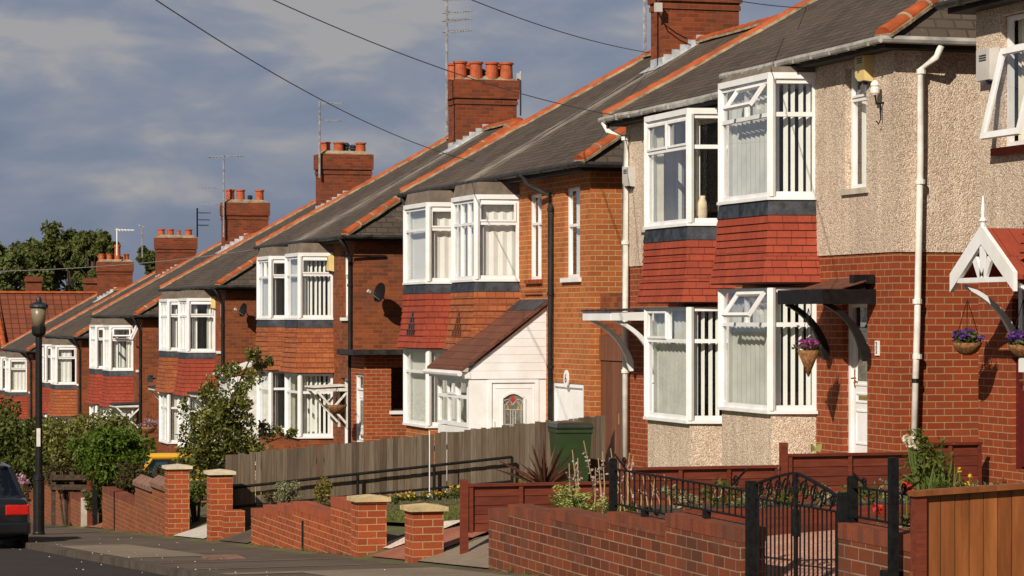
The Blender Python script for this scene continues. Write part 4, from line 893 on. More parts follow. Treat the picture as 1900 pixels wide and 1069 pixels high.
fr, gl = MB(), MB(); panel(fr, gl, None, (px + .0, py0 + .1), (px + .0, py1), -1.95, ze_ - .17, -1.42, 3, 3, kind=None, out=(-1, 0), vent=(1,), fw=.06)
wo = fr.build('porch_window', 'white', porch); gl.build('glass', 'glass', wo)
MB().box(px + .01, px + .08, py0 + .06, py1, zg, -1.97).build('porch_base', 'white', porch)
fr, gl = MB(), MB(); panel(fr, gl, None, (px + .02, py1), (X0 - .01, py1), -1.95, ze_ + .05, -1.42, 2, 2, kind=None, out=(0, 1), fw=.06)
wo = fr.build('porch_window', 'white', porch); gl.build('glass', 'glass', wo); MB().box(px + .02, X0 - .002, py1 - .05, py1, zg, -1.97).build('porch_base', 'white', porch)
df = MB(); df.box(xd0, xd0 + .07, py0 - .012, py0 + .06, zg, zw - .06); df.box(xd1 - .07, xd1, py0 - .012, py0 + .06, zg, zw - .06); df.box(xd0, xd1, py0 - .012, py0 + .06, zw - .06, zw); df.build('door_frame', 'white', porch)
dd = MB(); xa, xb = xd0 + .075, xd1 - .075; gx0, gx1, gz0, gz1 = xa + .21, xb - .21, zw - .98, zw - .32
yq = py0 + .012
for bx in ((xa, gx0, zg, zw - .07), (gx1, xb, zg, zw - .07), (gx0, gx1, zg, gz0), (gx0, gx1, gz1 + .06, zw - .07)): dd.box(bx[0], bx[1], yq, yq + .045, bx[2], bx[3])
arc = [(gx0 + (gx1 - gx0) * k / 8, gz1 - .02 + .08 * math.sin(math.pi * k / 8)) for k in range(9)]
for (x_a, z_a), (x_b, z_b) in zip(arc[:-1], arc[1:]): dd.hexa([(x_a, yq + .002, z_a), (x_b, yq + .002, z_b), (x_b, yq + .043, z_b), (x_a, yq + .043, z_a)], [(x_a, yq + .002, gz1 + .06), (x_b, yq + .002, gz1 + .06), (x_b, yq + .043, gz1 + .06), (x_a, yq + .043, gz1 + .06)])
do = dd.build('porch_door', 'white', porch)
mo = MB()
for bb in ((gx0 - .04, gx0, gz0 - .04, gz1 - .02), (gx1, gx1 + .04, gz0 - .04, gz1 - .02)): mo.box(bb[0], bb[1], yq - .018, yq, bb[2], bb[3])
for (x_a, z_a), (x_b, z_b) in zip(arc[:-1], arc[1:]): mo.bar((x_a, yq - .009, z_a + .02), (x_b, yq - .009, z_b + .02), .018, .04)
mo.box(xa + .06, xb - .06, yq - .008, yq - .001, zw - .16, zw - .145); mo.build('moulding', 'white', do)
MB().box(gx0, gx1, yq + .015, yq + .025, gz0, gz1 + .06).build('door_glass', 'glass_dark', do)
cm = MB(); gxm = (gx0 + gx1) / 2; yc = yq + .012; w_ = (gx1 - gx0) / 2
for fx in (-.8, -.24, 0, .24, .8): cm.bar((gxm + fx * w_, yc, gz0), (gxm + fx * w_, yc, gz1 - (.22 if abs(fx) < .5 else .12)), .012, .008, (0, 1, 0))
for z in (gz0 + .17, gz0 + .44): cm.bar((gx0, yc, z), (gx1, yc, z), .008, .012)
for s in (-1, 1):
    for r_, x_ in ((.10, .55), (.06, .34)):
        pts = [(gxm + s * w_ * x_ + r_ * math.cos(t) * .9, yc, gz1 - .14 + r_ * math.sin(t)) for t in [math.pi * k / 8 for k in range(9)]]; cm.tube(pts, .006, 4)
cm.build('lead_came', 'came', do)
MB().prism([(gxm - .075, yc - .004, gz1 - .08), (gxm + .075, yc - .004, gz1 - .08), (gxm, yc - .004, gz1 + .03)], (0, .006, 0)).build('red_pane', 'red_glass', do)
am = MB()
for s in (-1, 1): am.prism([(gxm + s * .10, yc - .003, gz1 - .12), (gxm + s * .06, yc - .003, gz1 - .24), (gxm + s * .12, yc - .003, gz1 - .2)][::s], (0, .005, 0))
am.build('amber_pane', 'amber', do)
MB().box(xa + .025, xa + .05, yq - .02, yq, zw - .92, zw - .74).build('handle', 'alarm_white', do)

# ---- the farther pairs
def far_pots(*k): return [(f, dy, h, r, t) for f, dy, h, r, t in k]
def far_strip(H, g, Yn, Yp, Yf, zE, sill_m='brick_red'):
    pass
FAR = [
  # name, label, Yn, Yp, Yf, zE, brick, near bay, far bay, pots
  ('brown brick house with clay tiled bays, satellite dish and flat brick porch', 61.1, 65.95, 70.8, 1.93, 'brick_old',
    bay('tile_clay', (1, 1), (1, 1), (1, 1), (1, 1), u_ks='slats', u_kf='sheet', l_ks='slats', l_kf='curt'), bay('tile_clay', (2, 1), (1, 1), (1, 1), (2, 2), u_ks='curt', u_kf='sheet', l_ks='curt', l_kf='net'),
    [(.10, -.2, .44, .165, 'pot'), (.36, -.2, .44, .165, 'pot'), (.62, -.2, .44, .165, 'pot'), (.86, -.2, .44, .165, 'pot'), (.04, .2, .42, .15, 'pot'), (.30, .2, .42, .15, 'pot'), (.52, .2, .3, .12, 'cowl'), (.80, .2, .42, .15, 'pot')]),
  ('brick house with yellow alarm box and one clay, one red tiled bay', 77.2, 81.5, 86.6, .95, 'brick_old',
    bay('tile_red', (3, 3), (1, 1), (2, 2), (1, 1), u_ks='curt', u_kf='net', l_kf='net', l_ks='net'), bay('tile_clay', (3, 3), (1, 1), (2, 2), (1, 1), u_ks='curt', u_kf='net', l_kf='curt'),
    [(.14, 0, .36, .16, 'pot'), (.40, 0, .36, .16, 'pot'), (.56, .1, .36, .12, 'cowl'), (.70, .1, .30, .11, 'cowl'), (.84, 0, .36, .16, 'pot')]),
  ('brick house with bright red painted tile-hung bays and an opened top window', 92.6, 97.4, 102.5, .11, 'brick_old',
    bay('tile_red', (3, 3), (1, 1), (1, 1), (1, 1), u_ks='curt', u_kf='curt', u_open=((.12, .88, -.80, -.48, .5, 'n'),)), bay('tile_red', (4, 4), (1, 1), (1, 1), (1, 1), u_ks='curt', u_kf='curt'),
    [(.16, 0, .46, .16, 'pot'), (.40, 0, .46, .16, 'pot'), (.62, 0, .26, .1, 'cowl'), (.84, 0, .46, .16, 'pot')]),
  ('weathered brick house with peeling bay windows and patchy clay tiles below them', 108.2, 112.5, 117.8, -.74, 'brick_old',
    bay('tile_clay', (3, 3), (1, 1), (1, 1), (1, 1), u_ks='part', u_kf='curt'), bay('tile_red', (1, 1), (1, 1), (1, 1), (1, 1), u_ks='curt', u_kf='curt'),
    [(.12, 0, .34, .15, 'pot'), (.36, 0, .34, .15, 'pot'), (.58, 0, .3, .08, 'pot'), (.84, 0, .34, .15, 'pot')]),
  ('farthest brick house in the row, with white bays close to the lamp post', 125.0, 130.0, 135.2, -1.50, 'brick_old',
    bay('tile_red', (2, 2), (1, 1), (1, 1), (1, 1), u_ks='sheet', u_kf='curt'), bay('tile_red', (1, 1), (1, 1), (1, 1), (1, 1), u_ks='curt', u_kf='curt'),
    [(.10, 0, .36, .15, 'pot'), (.34, 0, .36, .15, 'pot'), (.58, 0, .80, .15, 'pot'), (.84, 0, .36, .15, 'pot')]),
]
HF = []
for i, (lab, Yn, Yp, Yf, zE, bk, nb, fb, pots) in enumerate(FAR):
    zG = zE - 5.4
    wn = (Yn + .55, Yn + 1.15, zE - 1.92, zE - .35); dn = (Yn + .5, Yn + 1.4, zG, zG + 2.05)
    wf = (Yf - 1.15, Yf - .55, wn[2], wn[3]); df = (Yf - 1.4, Yf - .5, zG, zG + 2.05)
    H, g = make_house('brick_house', lab, 'house', Yn, Yp, Yf, zE, bk, bays=(nb, fb), near_open=(wn, dn), far_open=(wf, df), pots=pots, ctop=4.1 + (.1 if i == 4 else 0), mortar=('mortar_dark', 'mortar'), streak=None if i else 1.6)
    if i < 3:
        flat_window(H, X0, *wn, zt=zE - .95, kind='sheet', sill_m='white', vent=(0,))
        front_door(H, *dn, X0 + .1)
    else:
        flat_window(H, X0, *wn, zt=zE - .95, kind='sheet', sill_m='white'); front_door(H, *dn, X0 + .1, glass=False)
    flat_window(H, X0, *wf, zt=zE - .95, kind='sheet', sill_m='white'); front_door(H, *df, X0 + .1, glass=False)
    downpipe(H, [(XE - .05, Yn - .1, zE - .1), (X0 - .2, Yn + .0, zE - .3), (X0 - .07, Yn + .14, zE - .55), (X0 - .07, Yn + .14, zE - 2.5), (X0 - .07, Yn + .14, zG)], .05, 'soffit', (zE - 1.2, zE - 2.8))
    HF.append((H, zE, zG, Yn, Yp, Yf))
# opened side lights, alarm boxes, canopies on the far pairs
H3, z3, g3 = HF[0][:3]; H4, z4, g4 = HF[1][:3]; H5, z5, g5 = HF[2][:3]; H6, z6, g6 = HF[3][:3]; H7, z7, g7 = HF[4][:3]
alarm_box(H3, (X0 - .02, PX(617, 487, X0).y, PX(617, 487, X0).z), 'alarm_yellow', .42, .44)
alarm_box(H4, (X0 - .02, PX(400, 558, X0).y + .2, PX(400, 560, X0).z), 'alarm_yellow', .48, .40)
dish(H3, (15.02, 60.62, .58), .23, (-.93, -.30, .22), 61.1)
dish(H4, (14.95, 76.75, .22), .20, (-.93, -.30, .22), 77.2)
MB().bar((X0 - .35, 61.0, 1.44), (X0 + .75, 61.06, 1.44), .03, .05).build('cable_bracket', 'iron', H3)
# flat-roofed brick porch on the side of the brown brick house
zr = -.86; ph = MB(); ya, yb = 59.75, 61.09; xa, xb = 14.42, 16.4
ops = [(ya + .12, ya + 1.0, g3 - .2, zr - .42)]
ph.wallx(xa, ya, yb, g3 - 1.2, zr, ops, .1); 
for bb in ((xa, 15.04, g3 - 1.2, zr), (15.04, 15.42, g3 - 1.2, -2.12), (15.04, 15.42, -1.14, zr), (15.42, xb, g3 - 1.2, zr)): ph.wally(ya, bb[0], bb[1], bb[2], bb[3])
ph.quad((15.04, ya, -2.12), (15.04, ya + .1, -2.12), (15.04, ya + .1, -1.14), (15.04, ya, -1.14)).quad((15.42, ya + .1, -2.12), (15.42, ya, -2.12), (15.42, ya, -1.14), (15.42, ya + .1, -1.14)).quad((15.04, ya, -2.12), (15.42, ya, -2.12), (15.42, ya + .1, -2.12), (15.04, ya + .1, -2.12)); ph.quad((xb, ya, g3 - 1.2), (xb, yb, g3 - 1.2), (xb, yb, zr), (xb, ya, zr))
pho = ph.build('side_porch', 'wall_red', H3)
MB().box(xa - .28, xb + .1, ya - .28, yb - .002, zr + .0, zr + .11).build('porch_roof', 'soffit', pho)
MB().box(xa - .34, xa - .28, ya - .3, yb, zr + .02, zr + .14).box(xa - .28, xb, ya - .34, ya - .28, zr + .02, zr + .14).build('porch_gutter', 'gutter_black', pho)
front_door(H3, *ops[0], xa + .05)
fr, gl = MB(), MB(); panel(fr, gl, None, (15.04, ya + .06), (15.42, ya + .06), -2.12, -1.14, None, kind=None, out=(0, -1), fw=.03); wo = fr.build('porch_window', 'soffit', pho); gl.build('glass', 'glass', wo); MB().box(15.00, 15.46, ya - .05, ya + .03, -2.2, -2.121).build('sill', 'white', wo)
def small_canopy(H, y0, y1, xo, zt, m='white_old', drop_=.75, felt='flash'):
    c = MB(); c.box(xo, X0 - .002, y0, y1, zt, zt + .08); o = c.build('door_canopy', m, H)
    MB().prism([(xo - .05, y0 - .04, zt + .085), (X0 - .002, y0 - .04, zt + .12), (X0 - .002, y0 - .04, zt + .15), (xo - .05, y0 - .04, zt + .115)], (0, y1 - y0 + .08, 0)).build('canopy_felt', felt, o)
    for yy in (y0 + .04, y1 - .04):
        b = MB(); b.bar((xo + .06, yy, zt - .01), (X0 - .06, yy, zt - drop_), .05, .06, (0, 1, 0)); b.box(X0 - .05, X0 - .001, yy - .03, yy + .03, zt - drop_ - .12, zt); b.bar((X0 - .05, yy, zt - .04), (xo + (X0 - xo) * .55, yy, zt - drop_ * .5), .045, .05, (0, 1, 0)); b.build('bracket', m, o)
    return o
small_canopy(H3, 61.65, 62.6, 13.70, -1.72, felt='white_old')
small_canopy(H4, 85.0, 86.4, 13.7, g4 + 2.15); small_canopy(H5, 93.0, 94.3, 13.6, g5 + 2.2); small_canopy(H4, 77.7, 78.9, 13.7, g4 + 2.15)
wp = MB(); wp.box(13.0, X0 - .002, 69.0, 70.2, g3 - .6, g3 + 1.95); wpo = wp.build('porch', 'white', H3); MB().prism([(12.85, 68.9, g3 + 1.96), (X0 - .002, 68.9, g3 + 2.5), (X0 - .002, 68.9, g3 + 2.56), (12.85, 68.9, g3 + 2.02)], (0, 1.4, 0)).build('porch_roof', 'white_old', wpo); MB().box(13.15, 13.9, 68.97, 68.999, g3 + .1, g3 + 1.7).build('porch_panel', 'white_old', wpo)
for H, zE, Yn in ((H5, z5, 92.6),):
    o, g = open_sash(H, (X0 - .02, Yn + .55), (0, 1), (-1, 0), 0, .6, zE - .92, zE - .36, .45); g.build('glass', 'glass', o)
fl = MB(); p = PX(283, 703, X0 - .2); fl.box(X0 - .35, X0 - .2, p.y - .1, p.y + .15, p.z - .12, p.z + .12).tube([(X0 - .2, p.y, p.z), (X0, p.y, p.z + .05)], .03, 6); fl.build('floodlight', 'flash', H4)

# aerials on the stacks
def aerial(H, pole, parts, m='metal', r=.034):
    mb = MB(); mb.tube(pole, r, 6)
    for pp in parts: yagi(mb, *pp)
    return mb.build('tv_aerial', m, H)
Yc = 65.95 - .5
P3 = lambda x, y, Y: PY(x, y, Y)
a = P3(829, 245, Yc); 
aerial(H3, [a, (a.x, Yc, 8.9)], [(P3(829, y, Yc), .70, 9, .30, .15, .012, .12) for y in (60, 39, 24)] + [(P3(829, 0, Yc), .75, 9, .3, .15, .012, .1)])
MB().bar((a.x, Yc, a.z + .2), (17.96, Yc + .06, a.z + .2), .03, .04).bar((a.x, Yc, a.z + .55), (17.96, Yc + .06, a.z + .55), .03, .04).build('aerial_bracket', 'iron', H3)
b_ = P3(966, 165, 66.3); mb = MB().tube([(b_.x, 66.3, 5.2), (b_.x, 66.3, b_.z + .45)], .022, 6).box(b_.x - .10, b_.x + .0, 66.25, 66.35, b_.z - .05, b_.z + .40); mb.build('panel_aerial', 'alarm_grey', H3)
Yc = 81.0; a = P3(593, 330, Yc)
aerial(H4, [a, (a.x, Yc, P3(593, 188, Yc).z)], [(P3(596, 192, Yc), .72, 10, .3, .1, .012, .02), (P3(596, 224, Yc), .66, 8, .28, .1, .012, .02)])
Yc = 96.9; a = P3(415, 440, Yc)
aerial(H5, [a, (a.x, Yc, P3(415, 288, Yc).z)], [(P3(392, 292, Yc), 1.25, 11, .36, .1, .014, .06), (P3(412, 349, Yc), -.85, 8, .3, .1, .011, 0), (P3(412, 380, Yc), -.80, 8, .3, .1, .011, 0)])
Yc = 112.0; a = P3(366, 440, Yc)
aerial(H6, [a, (a.x, Yc, P3(366, 386, Yc).z)], [(P3(370, 418, Yc), .40, 6, .25, .1, .012, 0), (P3(370, 395, Yc), .5, 8, .2, .1, .01, 0), (P3(370, 408, Yc), .45, 8, .2, .1, .01, 0)], m='iron')
Yc = 129.4; a = P3(217, 474, Yc)
aerial(H7, [a, (a.x, Yc, P3(217, 424, Yc).z)], [(P3(219, 427, Yc), .80, 5, .3, .1, .022, 0)], m='alarm_white')
a = P3(264, 478, Yc); aerial(H7, [a, (a.x, Yc, P3(264, 420, Yc).z)], [(P3(262, 420, Yc), .1, 4, .4, .8, .02, 0)])
Yc = 50.1; a = P3(1196, 92, Yc); aerial(H2, [a, (a.x, Yc, 7.9)], [(P3(1196, -40, Yc), .7, 8, .3, .1, .012, 0)])
jb = P3(1221, 14, 50.08); MB().box(jb.x - .07, jb.x + .07, 50.02, 50.12, jb.z - .09, jb.z + .09).build('junction_box', 'alarm_grey', H2)
MB().tube([jb + Vector((0, 0, -.08)), P3(1232, 45, 50.1), P3(1255, 62, 50.1), P3(1275, 72, 50.1)], .014, 5).build('cable', 'iron', H2)

# ---- wooden side gates between the pebbledash and the orange brick house
SG = thing('side_gate', (14.7, 42.7, -2.5), 'brown boarded double side gate between the pebbledash and orange brick houses', 'gate')
y0, y1 = 41.79, 43.62
MB().box(14.66, 14.9, y0, y1, -.30, .42).build('brick_arch', 'brick_old', SG)
MB().box(14.64, 14.80, y0, y1, -.72, -.302).build('over_panel', 'wood_brown', SG)
for k, (a, b_) in enumerate(((y0 + .02, (y0 + y1) / 2 - .006), ((y0 + y1) / 2 + .006, y1 - .02))):
    m = MB(); nb = 6
    for j in range(nb): m.box(14.66, 14.71, a + (b_ - a) * j / nb + .003, a + (b_ - a) * (j + 1) / nb - .003, -2.9, -.74)
    g = m.build('gate_leaf', 'wood_brown', SG)
    if k == 0: MB().box(14.645, 14.662, b_ - .10, b_ - .06, -1.78, -1.6).build('handle', 'brass', g)
# ------------------------------------------------------------ garden walls
XW, TW = 7.7, .225
def wall_steps(name, label, segs, m, cap_m, foot=None, near_end=None, group='brick garden walls along the pavement', cap=.11, coping=None):
    """segs: (y_far, y_near, z_top) from far to near"""
    ya, yb = segs[-1][1], segs[0][0]; t = thing(name, (XW + TW / 2, (ya + yb) / 2, street((ya + yb) / 2)), label, 'garden wall', group)
    w, c = MB(), MB()
    for yf, yn, zt in segs:
        w.box(XW, XW + TW, yn, yf, street(yf) - .5, zt - cap)
        if coping is None: c.box(XW - .004, XW + TW + .004, yn, yf, zt - cap, zt)
        else: c.prism([(XW - .05, yn, zt - .03), (XW + TW + .05, yn, zt - .03), (XW + TW + .05, yn, zt + .05), (XW + TW / 2, yn, zt + coping), (XW - .05, yn, zt + .05)], (0, yf - yn - .004, 0)) if True else 0
        if coping is not None: w.box(XW + .001, XW + TW - .001, yn, yf, zt - cap, zt - .03)
    w.build('brickwork', m, t); c.build('coping', cap_m, t); return t
wn = wall_steps('garden_wall', 'nearest dark red garden wall, stepped, with black railing standing on it', [(26.5, 25.8, -1.945), (25.8, 24.39, -1.86), (24.39, 22.7, -1.80), (22.7, 21.2, -1.72), (21.2, 19.55, -1.63)], 'wall_near', 'soldier')
wr = wall_steps('garden_wall', 'short dark brick wall between the iron gate and the orange boarded fence', [(17.62, 16.42, -1.45)], 'wall_near', 'soldier')
w2 = wall_steps('garden_wall', 'clean orange-red stepped wall ending in a square capped pier', [(39.0, 38.1, -2.79), (38.1, 37.1, -2.68), (37.1, 36.1, -2.59), (36.1, 33.75, -2.50), (33.75, 32.38, -2.29)], 'wall_red', 'soldier_red')
MB().box(XW - .012, XW + .01, 35.38, 35.46, street(35.4), -2.72).build('metal_strip', 'iron', w2)
w3 = wall_steps('garden_wall', 'weathered brown wall with pointed stone coping next to the tall pier', [(50.1, 48.1, -3.08), (48.1, 46.42, -2.98)], 'wall_old', 'coping', coping=.17)
w3b = wall_steps('garden_wall', 'low plain brown wall below the dark rounded bush', [(54.4, 50.12, -3.40)], 'wall_old', 'soldier')
w4 = wall_steps('garden_wall', 'low brown wall with a pale rendered end, beside the lamp post', [(70, 64.2, -4.30), (64.2, 57.6, -3.82)], 'wall_old', 'soldier')
MB().box(XW - .006, XW + TW + .006, 57.57, 57.60, street(57.6) - .3, -3.83).build('rendered_end', 'concrete', w4)
w5 = wall_steps('garden_wall', 'far low brown wall hidden behind the black car', [(92, 82, -6.0), (82, 72, -5.3)], 'wall_old', 'soldier')
def pier(label, y, zt, m='wall_red', cap='stone_yellow', s=.36, x=7.64, foot=None):
    z0 = street(y); t = thing('gate_pier', (x + s / 2, y + s / 2, z0), label, 'gate pier', 'brick gate piers with stone caps')
    MB().box(x, x + s, y, y + s, z0 - .4, zt).build('brickwork', m, t)
    o = .045; c = MB(); c.box(x - o, x + s + o, y - o, y + s + o, zt + .001, zt + .05); xm, ym = x + s / 2, y + s / 2
    c.add([(x - o, y - o, zt + .05), (x + s + o, y - o, zt + .05), (x + s + o, y + s + o, zt + .05), (x - o, y + s + o, zt + .05), (xm, ym, zt + .085)], [(0, 1, 4), (1, 2, 4), (2, 3, 4), (3, 0, 4)]); c.build('cap', cap, t); return t
pier('orange brick pier with yellowish cap, joined to the clean stepped wall', 32.0, -2.245)
pier('freestanding orange brick pier with yellowish cap next to the red panel fence', 29.35, -2.18)
p402 = pier('shorter brick pier with grey stone cap against the grey board fence', 41.95, -2.47, cap='stone', s=.35)
MB().box(7.80, 8.12, 41.62, 41.949, street(41.7) - .3, -3.02).build('broken_stub', 'wall_red', p402)
pier('tall brick pier with pale grey cap at the end of the coped wall', 46.0, -2.60, cap='stone', s=.37)

# ------------------------------------------------------------ fences
bf = thing('board_fence', (11.1, 42.6, garden(11, 42.6)), 'weathered grey vertical board fence running from pavement to green bin', 'fence')
mb = MB(); x = 8.0; rnd = random.Random(5)
while x < 14.35:
    w = rnd.uniform(.075, .11); zt = -2.20 + (x - 8) * .0905 + rnd.uniform(-.02, .02); y = 42.6 + rnd.uniform(-.006, .006)
    mb.box(x, x + w, y, y + .018, garden(x, 42.6) - .15 + rnd.uniform(0, .05), zt); x += w + rnd.choice([.002, .002, .003, .003, .004, .004, .014])
mb.build('boards', 'wood_grey', bf)
rl = MB()
for dz in (.25, .85): rl.bar((8.0, 42.65, -2.2 - dz), (14.3, 42.65, -1.63 - dz), .05, .08)
rl.build('rails', 'wood_grey', bf)
for x in (8.1, 10.0, 11.9, 13.8): MB().box(x, x + .09, 42.68, 42.77, garden(x, 42.6) - .3, -2.25 + (x - 8) * .09).build('post', 'wood_grey', bf)
hr = thing('handrail', (10.4, 42.3, garden(10, 42.3)), 'black two-bar tube handrail in front of the grey board fence', 'handrail')
yh = 42.46; T = PY(432, 905, yh); T2 = PY(950, 848, yh); Lo = PY(432, 941, yh); Lo2 = PY(950, 893, yh)
MB().tube([T, T2], .024, 7).build('top_bar', 'iron', hr); MB().tube([Lo, Lo2], .021, 7).build('lower_bar', 'iron', hr)
for t in (0, .44, .715, 1):
    a = T.lerp(T2, t); MB().tube([(a.x, yh, garden(a.x, yh) - .2), (a.x, yh, a.z)], .024, 7).build('post', 'iron', hr)
wp_ = PY(797, 800, 41.9); wz = garden(wp_.x, 41.9); wpo = thing('washing_pole', (wp_.x, 41.9, wz), 'thin white pole in a white socket before the grey fence', 'pole')
MB().tube([(wp_.x, 41.9, wz), (wp_.x, 41.9, wp_.z)], .009, 6).build('pole', 'white', wpo); MB().lathe((wp_.x, 41.9, wz - .1), [(.06, 0), (.055, .22), (.02, .24)], 8).build('socket', 'white', wpo)

def panel_fence(label, xa, xb, y, zt, post=True, zpost=.06):
    zg = garden((xa + xb) / 2, y); t = thing('panel_fence', ((xa + xb) / 2, y, zg), label, 'fence panel', 'low red-brown panel fence')
    b = MB(); n = 5; zb = max(zg - .02, zt - .80)
    for k in range(n):
        z0, z1 = zb + (zt - zb) * k / n, zb + (zt - zb) * (k + 1) / n
        b.hexa([(xa, y - .006, z0 - .012), (xb, y - .006, z0 - .012), (xb, y + .016, z0 - .012), (xa, y + .016, z0 - .012)], [(xa, y + .004, z1), (xb, y + .004, z1), (xb, y + .016, z1), (xa, y + .016, z1)])
    b.build('boards', 'wood_red', t)
    f = MB(); nb = max(2, round((xb - xa) / .62))
    for k in range(nb + 1):
        x = xa + (xb - xa - .045) * k / nb; f.box(x, x + .045, y - .03, y - .008, zb - .02, zt - .005)
    f.box(xa - .01, xb + .01, y - .04, y + .04, zt, zt + .03); f.build('battens', 'wood_red', t)
    if post: MB().box(xa - .09, xa - .012, y - .04, y + .04, zg - .4, zt + zpost).build('post', 'wood_red', t)
    return t
panel_fence('red-brown fence panel next to the freestanding pier', 8.08, 9.85, 28.6, -1.86, zpost=.08)
panel_fence('red-brown fence panel in front of the pebbledash bay base', 9.95, 11.75, 28.6, -1.71, zpost=.12)
panel_fence('red-brown fence panel in front of the white front door', 11.87, 13.40, 28.6, -1.585, zpost=.16)
panel_fence('short dark fence panel beside the white flowers', 13.5, 14.3, 28.6, -1.48)
of = thing('boarded_fence', (9.2, 16.3, garden(9, 16.3)), 'new orange-brown close-boarded fence with capping in the bottom right corner', 'fence')
mb = MB(); x = 7.71
while x < 11: mb.box(x, x + .097, 16.2 + rnd.uniform(0, .004), 16.222, garden(x, 16.2) - .2, -1.155 + (x - 7.9) * .045); x += .104
mb.build('boards', 'wood_orange', of)
MB().prism([(7.60, 16.15, -1.172), (11.1, 16.15, -1.01), (11.1, 16.15, -.975), (7.60, 16.15, -1.137)], (0, .11, 0)).build('capping', 'wood_orange', of)
MB().box(7.62, 7.695, 16.17, 16.26, garden(7.9, 16.2) - .3, -1.165).build('post', 'wood_red', of); MB().bar((7.62, 16.25, -1.71), (11, 16.25, -1.55), .05, .08).build('rail', 'wood_orange', of)

# ------------------------------------------------------------ iron gate and railings
def railing(label, y0, y1, zt, zbs, posts, xr=7.8, step=.128):
    t = thing('iron_railing', (xr, (y0 + y1) / 2, min(z for _, _, z in zbs)), label, 'railing', 'black iron railings on the near wall')
    b = MB(); b.bar((xr, y0, zt), (xr, y1, zt), .035, .014)
    for a, c, z in zbs: b.bar((xr, a, z), (xr, c, z), .03, .014)
    n = int(abs(y1 - y0) / step)
    for k in range(1, n):
        y = y0 + (y1 - y0) * k / n; z = next((z for a, c, z in zbs if min(a, c) <= y <= max(a, c)), zbs[0][2]); b.tube([(xr, y, z), (xr, y, zt)], .0075, 5)
    b.build('bars', 'iron', t)
    for y, z0, z1, w in posts: MB().box(xr - w / 2, xr + w / 2, y - w / 2, y + w / 2, z0, z1).box(xr - w * .42, xr + w * .42, y - w * .42, y + w * .42, z1, z1 + .012).build('post', 'iron', t)
    return t, b
def scroll(mb, x, y, z, r, s=1, r0=.008):
    pts = [(x, y + s * (r * (1 - k / 26) * math.cos(k * .42)), z + r * (1 - k / 26) * math.sin(k * .42)) for k in range(20)]; mb.tube(pts, r0, 5)
r1, _ = railing('long black iron railing on the nearest dark wall, left of the gate', 22.8, 19.6, -1.35, [(22.8, 21.25, -1.66), (21.25, 19.6, -1.56)], [(22.85, -1.80, -1.27, .06)])
sc = MB(); scroll(sc, 7.8, 19.85, -1.29, .05); scroll(sc, 7.8, 22.55, -1.28, .05, -1); sc.bar((7.8, 19.62, -1.18), (7.8, 19.95, -1.33), .012, .012); sc.bar((7.8, 22.8, -1.22), (7.8, 22.5, -1.34), .012, .012)
for y in (22.0, 20.5): sc.box(7.77, 7.83, y - .02, y + .02, -1.72 if y > 21.2 else -1.625, -1.66 if y > 21.2 else -1.565)
sc.build('scrolls', 'iron', r1)
r2_, _ = railing('short black iron railing on the wall right of the gate', 17.6, 16.5, -1.195, [(17.6, 16.5, -1.405)], [(17.60, -1.45, -1.13, .06)], xr=7.8)
sc = MB(); scroll(sc, 7.8, 17.4, -1.16, .04); scroll(sc, 7.8, 16.75, -1.16, .04, -1); sc.bar((7.8, 17.58, -1.10), (7.8, 17.36, -1.19), .012, .012); sc.bar((7.8, 16.52, -1.10), (7.8, 16.76, -1.19), .012, .012); sc.build('scrolls', 'iron', r2_)
gp = thing('gate_post', (7.62, 16.45, street(16.45)), 'tall black square iron post in front of the short wall', 'gate post')
MB().box(7.58, 7.635, 16.47, 16.53, street(16.7) - .3, -.93).build('post', 'iron', gp); MB().box(7.60, 7.69, 16.535, 16.70, -1.80, -1.70).build('latch', 'iron', gp)
gt = thing('iron_gate', (7.72, 18.5, street(18.5)), 'black wrought iron garden gate with arched scrolled top', 'gate')
zgb = street(18.5) + .08; gy0, gy1 = 19.36, 17.72; xg = 7.76
arch = lambda y: -1.285 + .135 * (1 - abs(2 * (gy0 - y) / (gy0 - gy1) - 1) ** 1.25)
b = MB(); N = 22
for k in range(N): 
    ya, yb = gy0 + (gy1 - gy0) * k / N, gy0 + (gy1 - gy0) * (k + 1) / N; b.bar((xg, ya, arch(ya)), (xg, yb, arch(yb)), .03, .016)
b.bar((xg, gy0, -1.385), (xg, gy1, -1.385), .025, .014); b.bar((xg, gy0, zgb), (xg, gy1, zgb), .03, .02)
for k in range(1, 20): 
    y = gy0 + (gy1 - gy0) * k / 20; r_ = .019 if k == 10 else .0075; b.tube([(xg, y, zgb), (xg, y, -1.385 if k != 10 else arch(y))], r_, 6)
for y in (gy0 - .02, gy1 + .02): b.box(xg - .016, xg + .016, y - .016, y + .016, zgb - .03, -1.27)
b.build('gate_frame', 'iron', gt)
s = MB()
for k in range(9):
    y = gy0 + (gy1 - gy0) * (k + .8) / 9.6; r_ = max(.02, (arch(y) + 1.385) * .40); scroll(s, xg, y, (arch(y) - 1.385) / 2, r_, 1 if k % 2 else -1, .008)
    s.bar((xg, y + .05, -1.38), (xg, y - .03, arch(y - .03) - .005), .01, .012)
s.box(xg - .012, xg + .012, (gy0 + gy1) / 2 - .05, (gy0 + gy1) / 2 + .05, -1.62, -1.42); s.build('scrolls', 'iron', gt)
for y, zt in ((19.44, -1.26), (17.66, -1.24)): MB().box(xg - .033, xg + .033, y - .033, y + .033, street(y) - .3, zt).build('post', 'iron', gt)

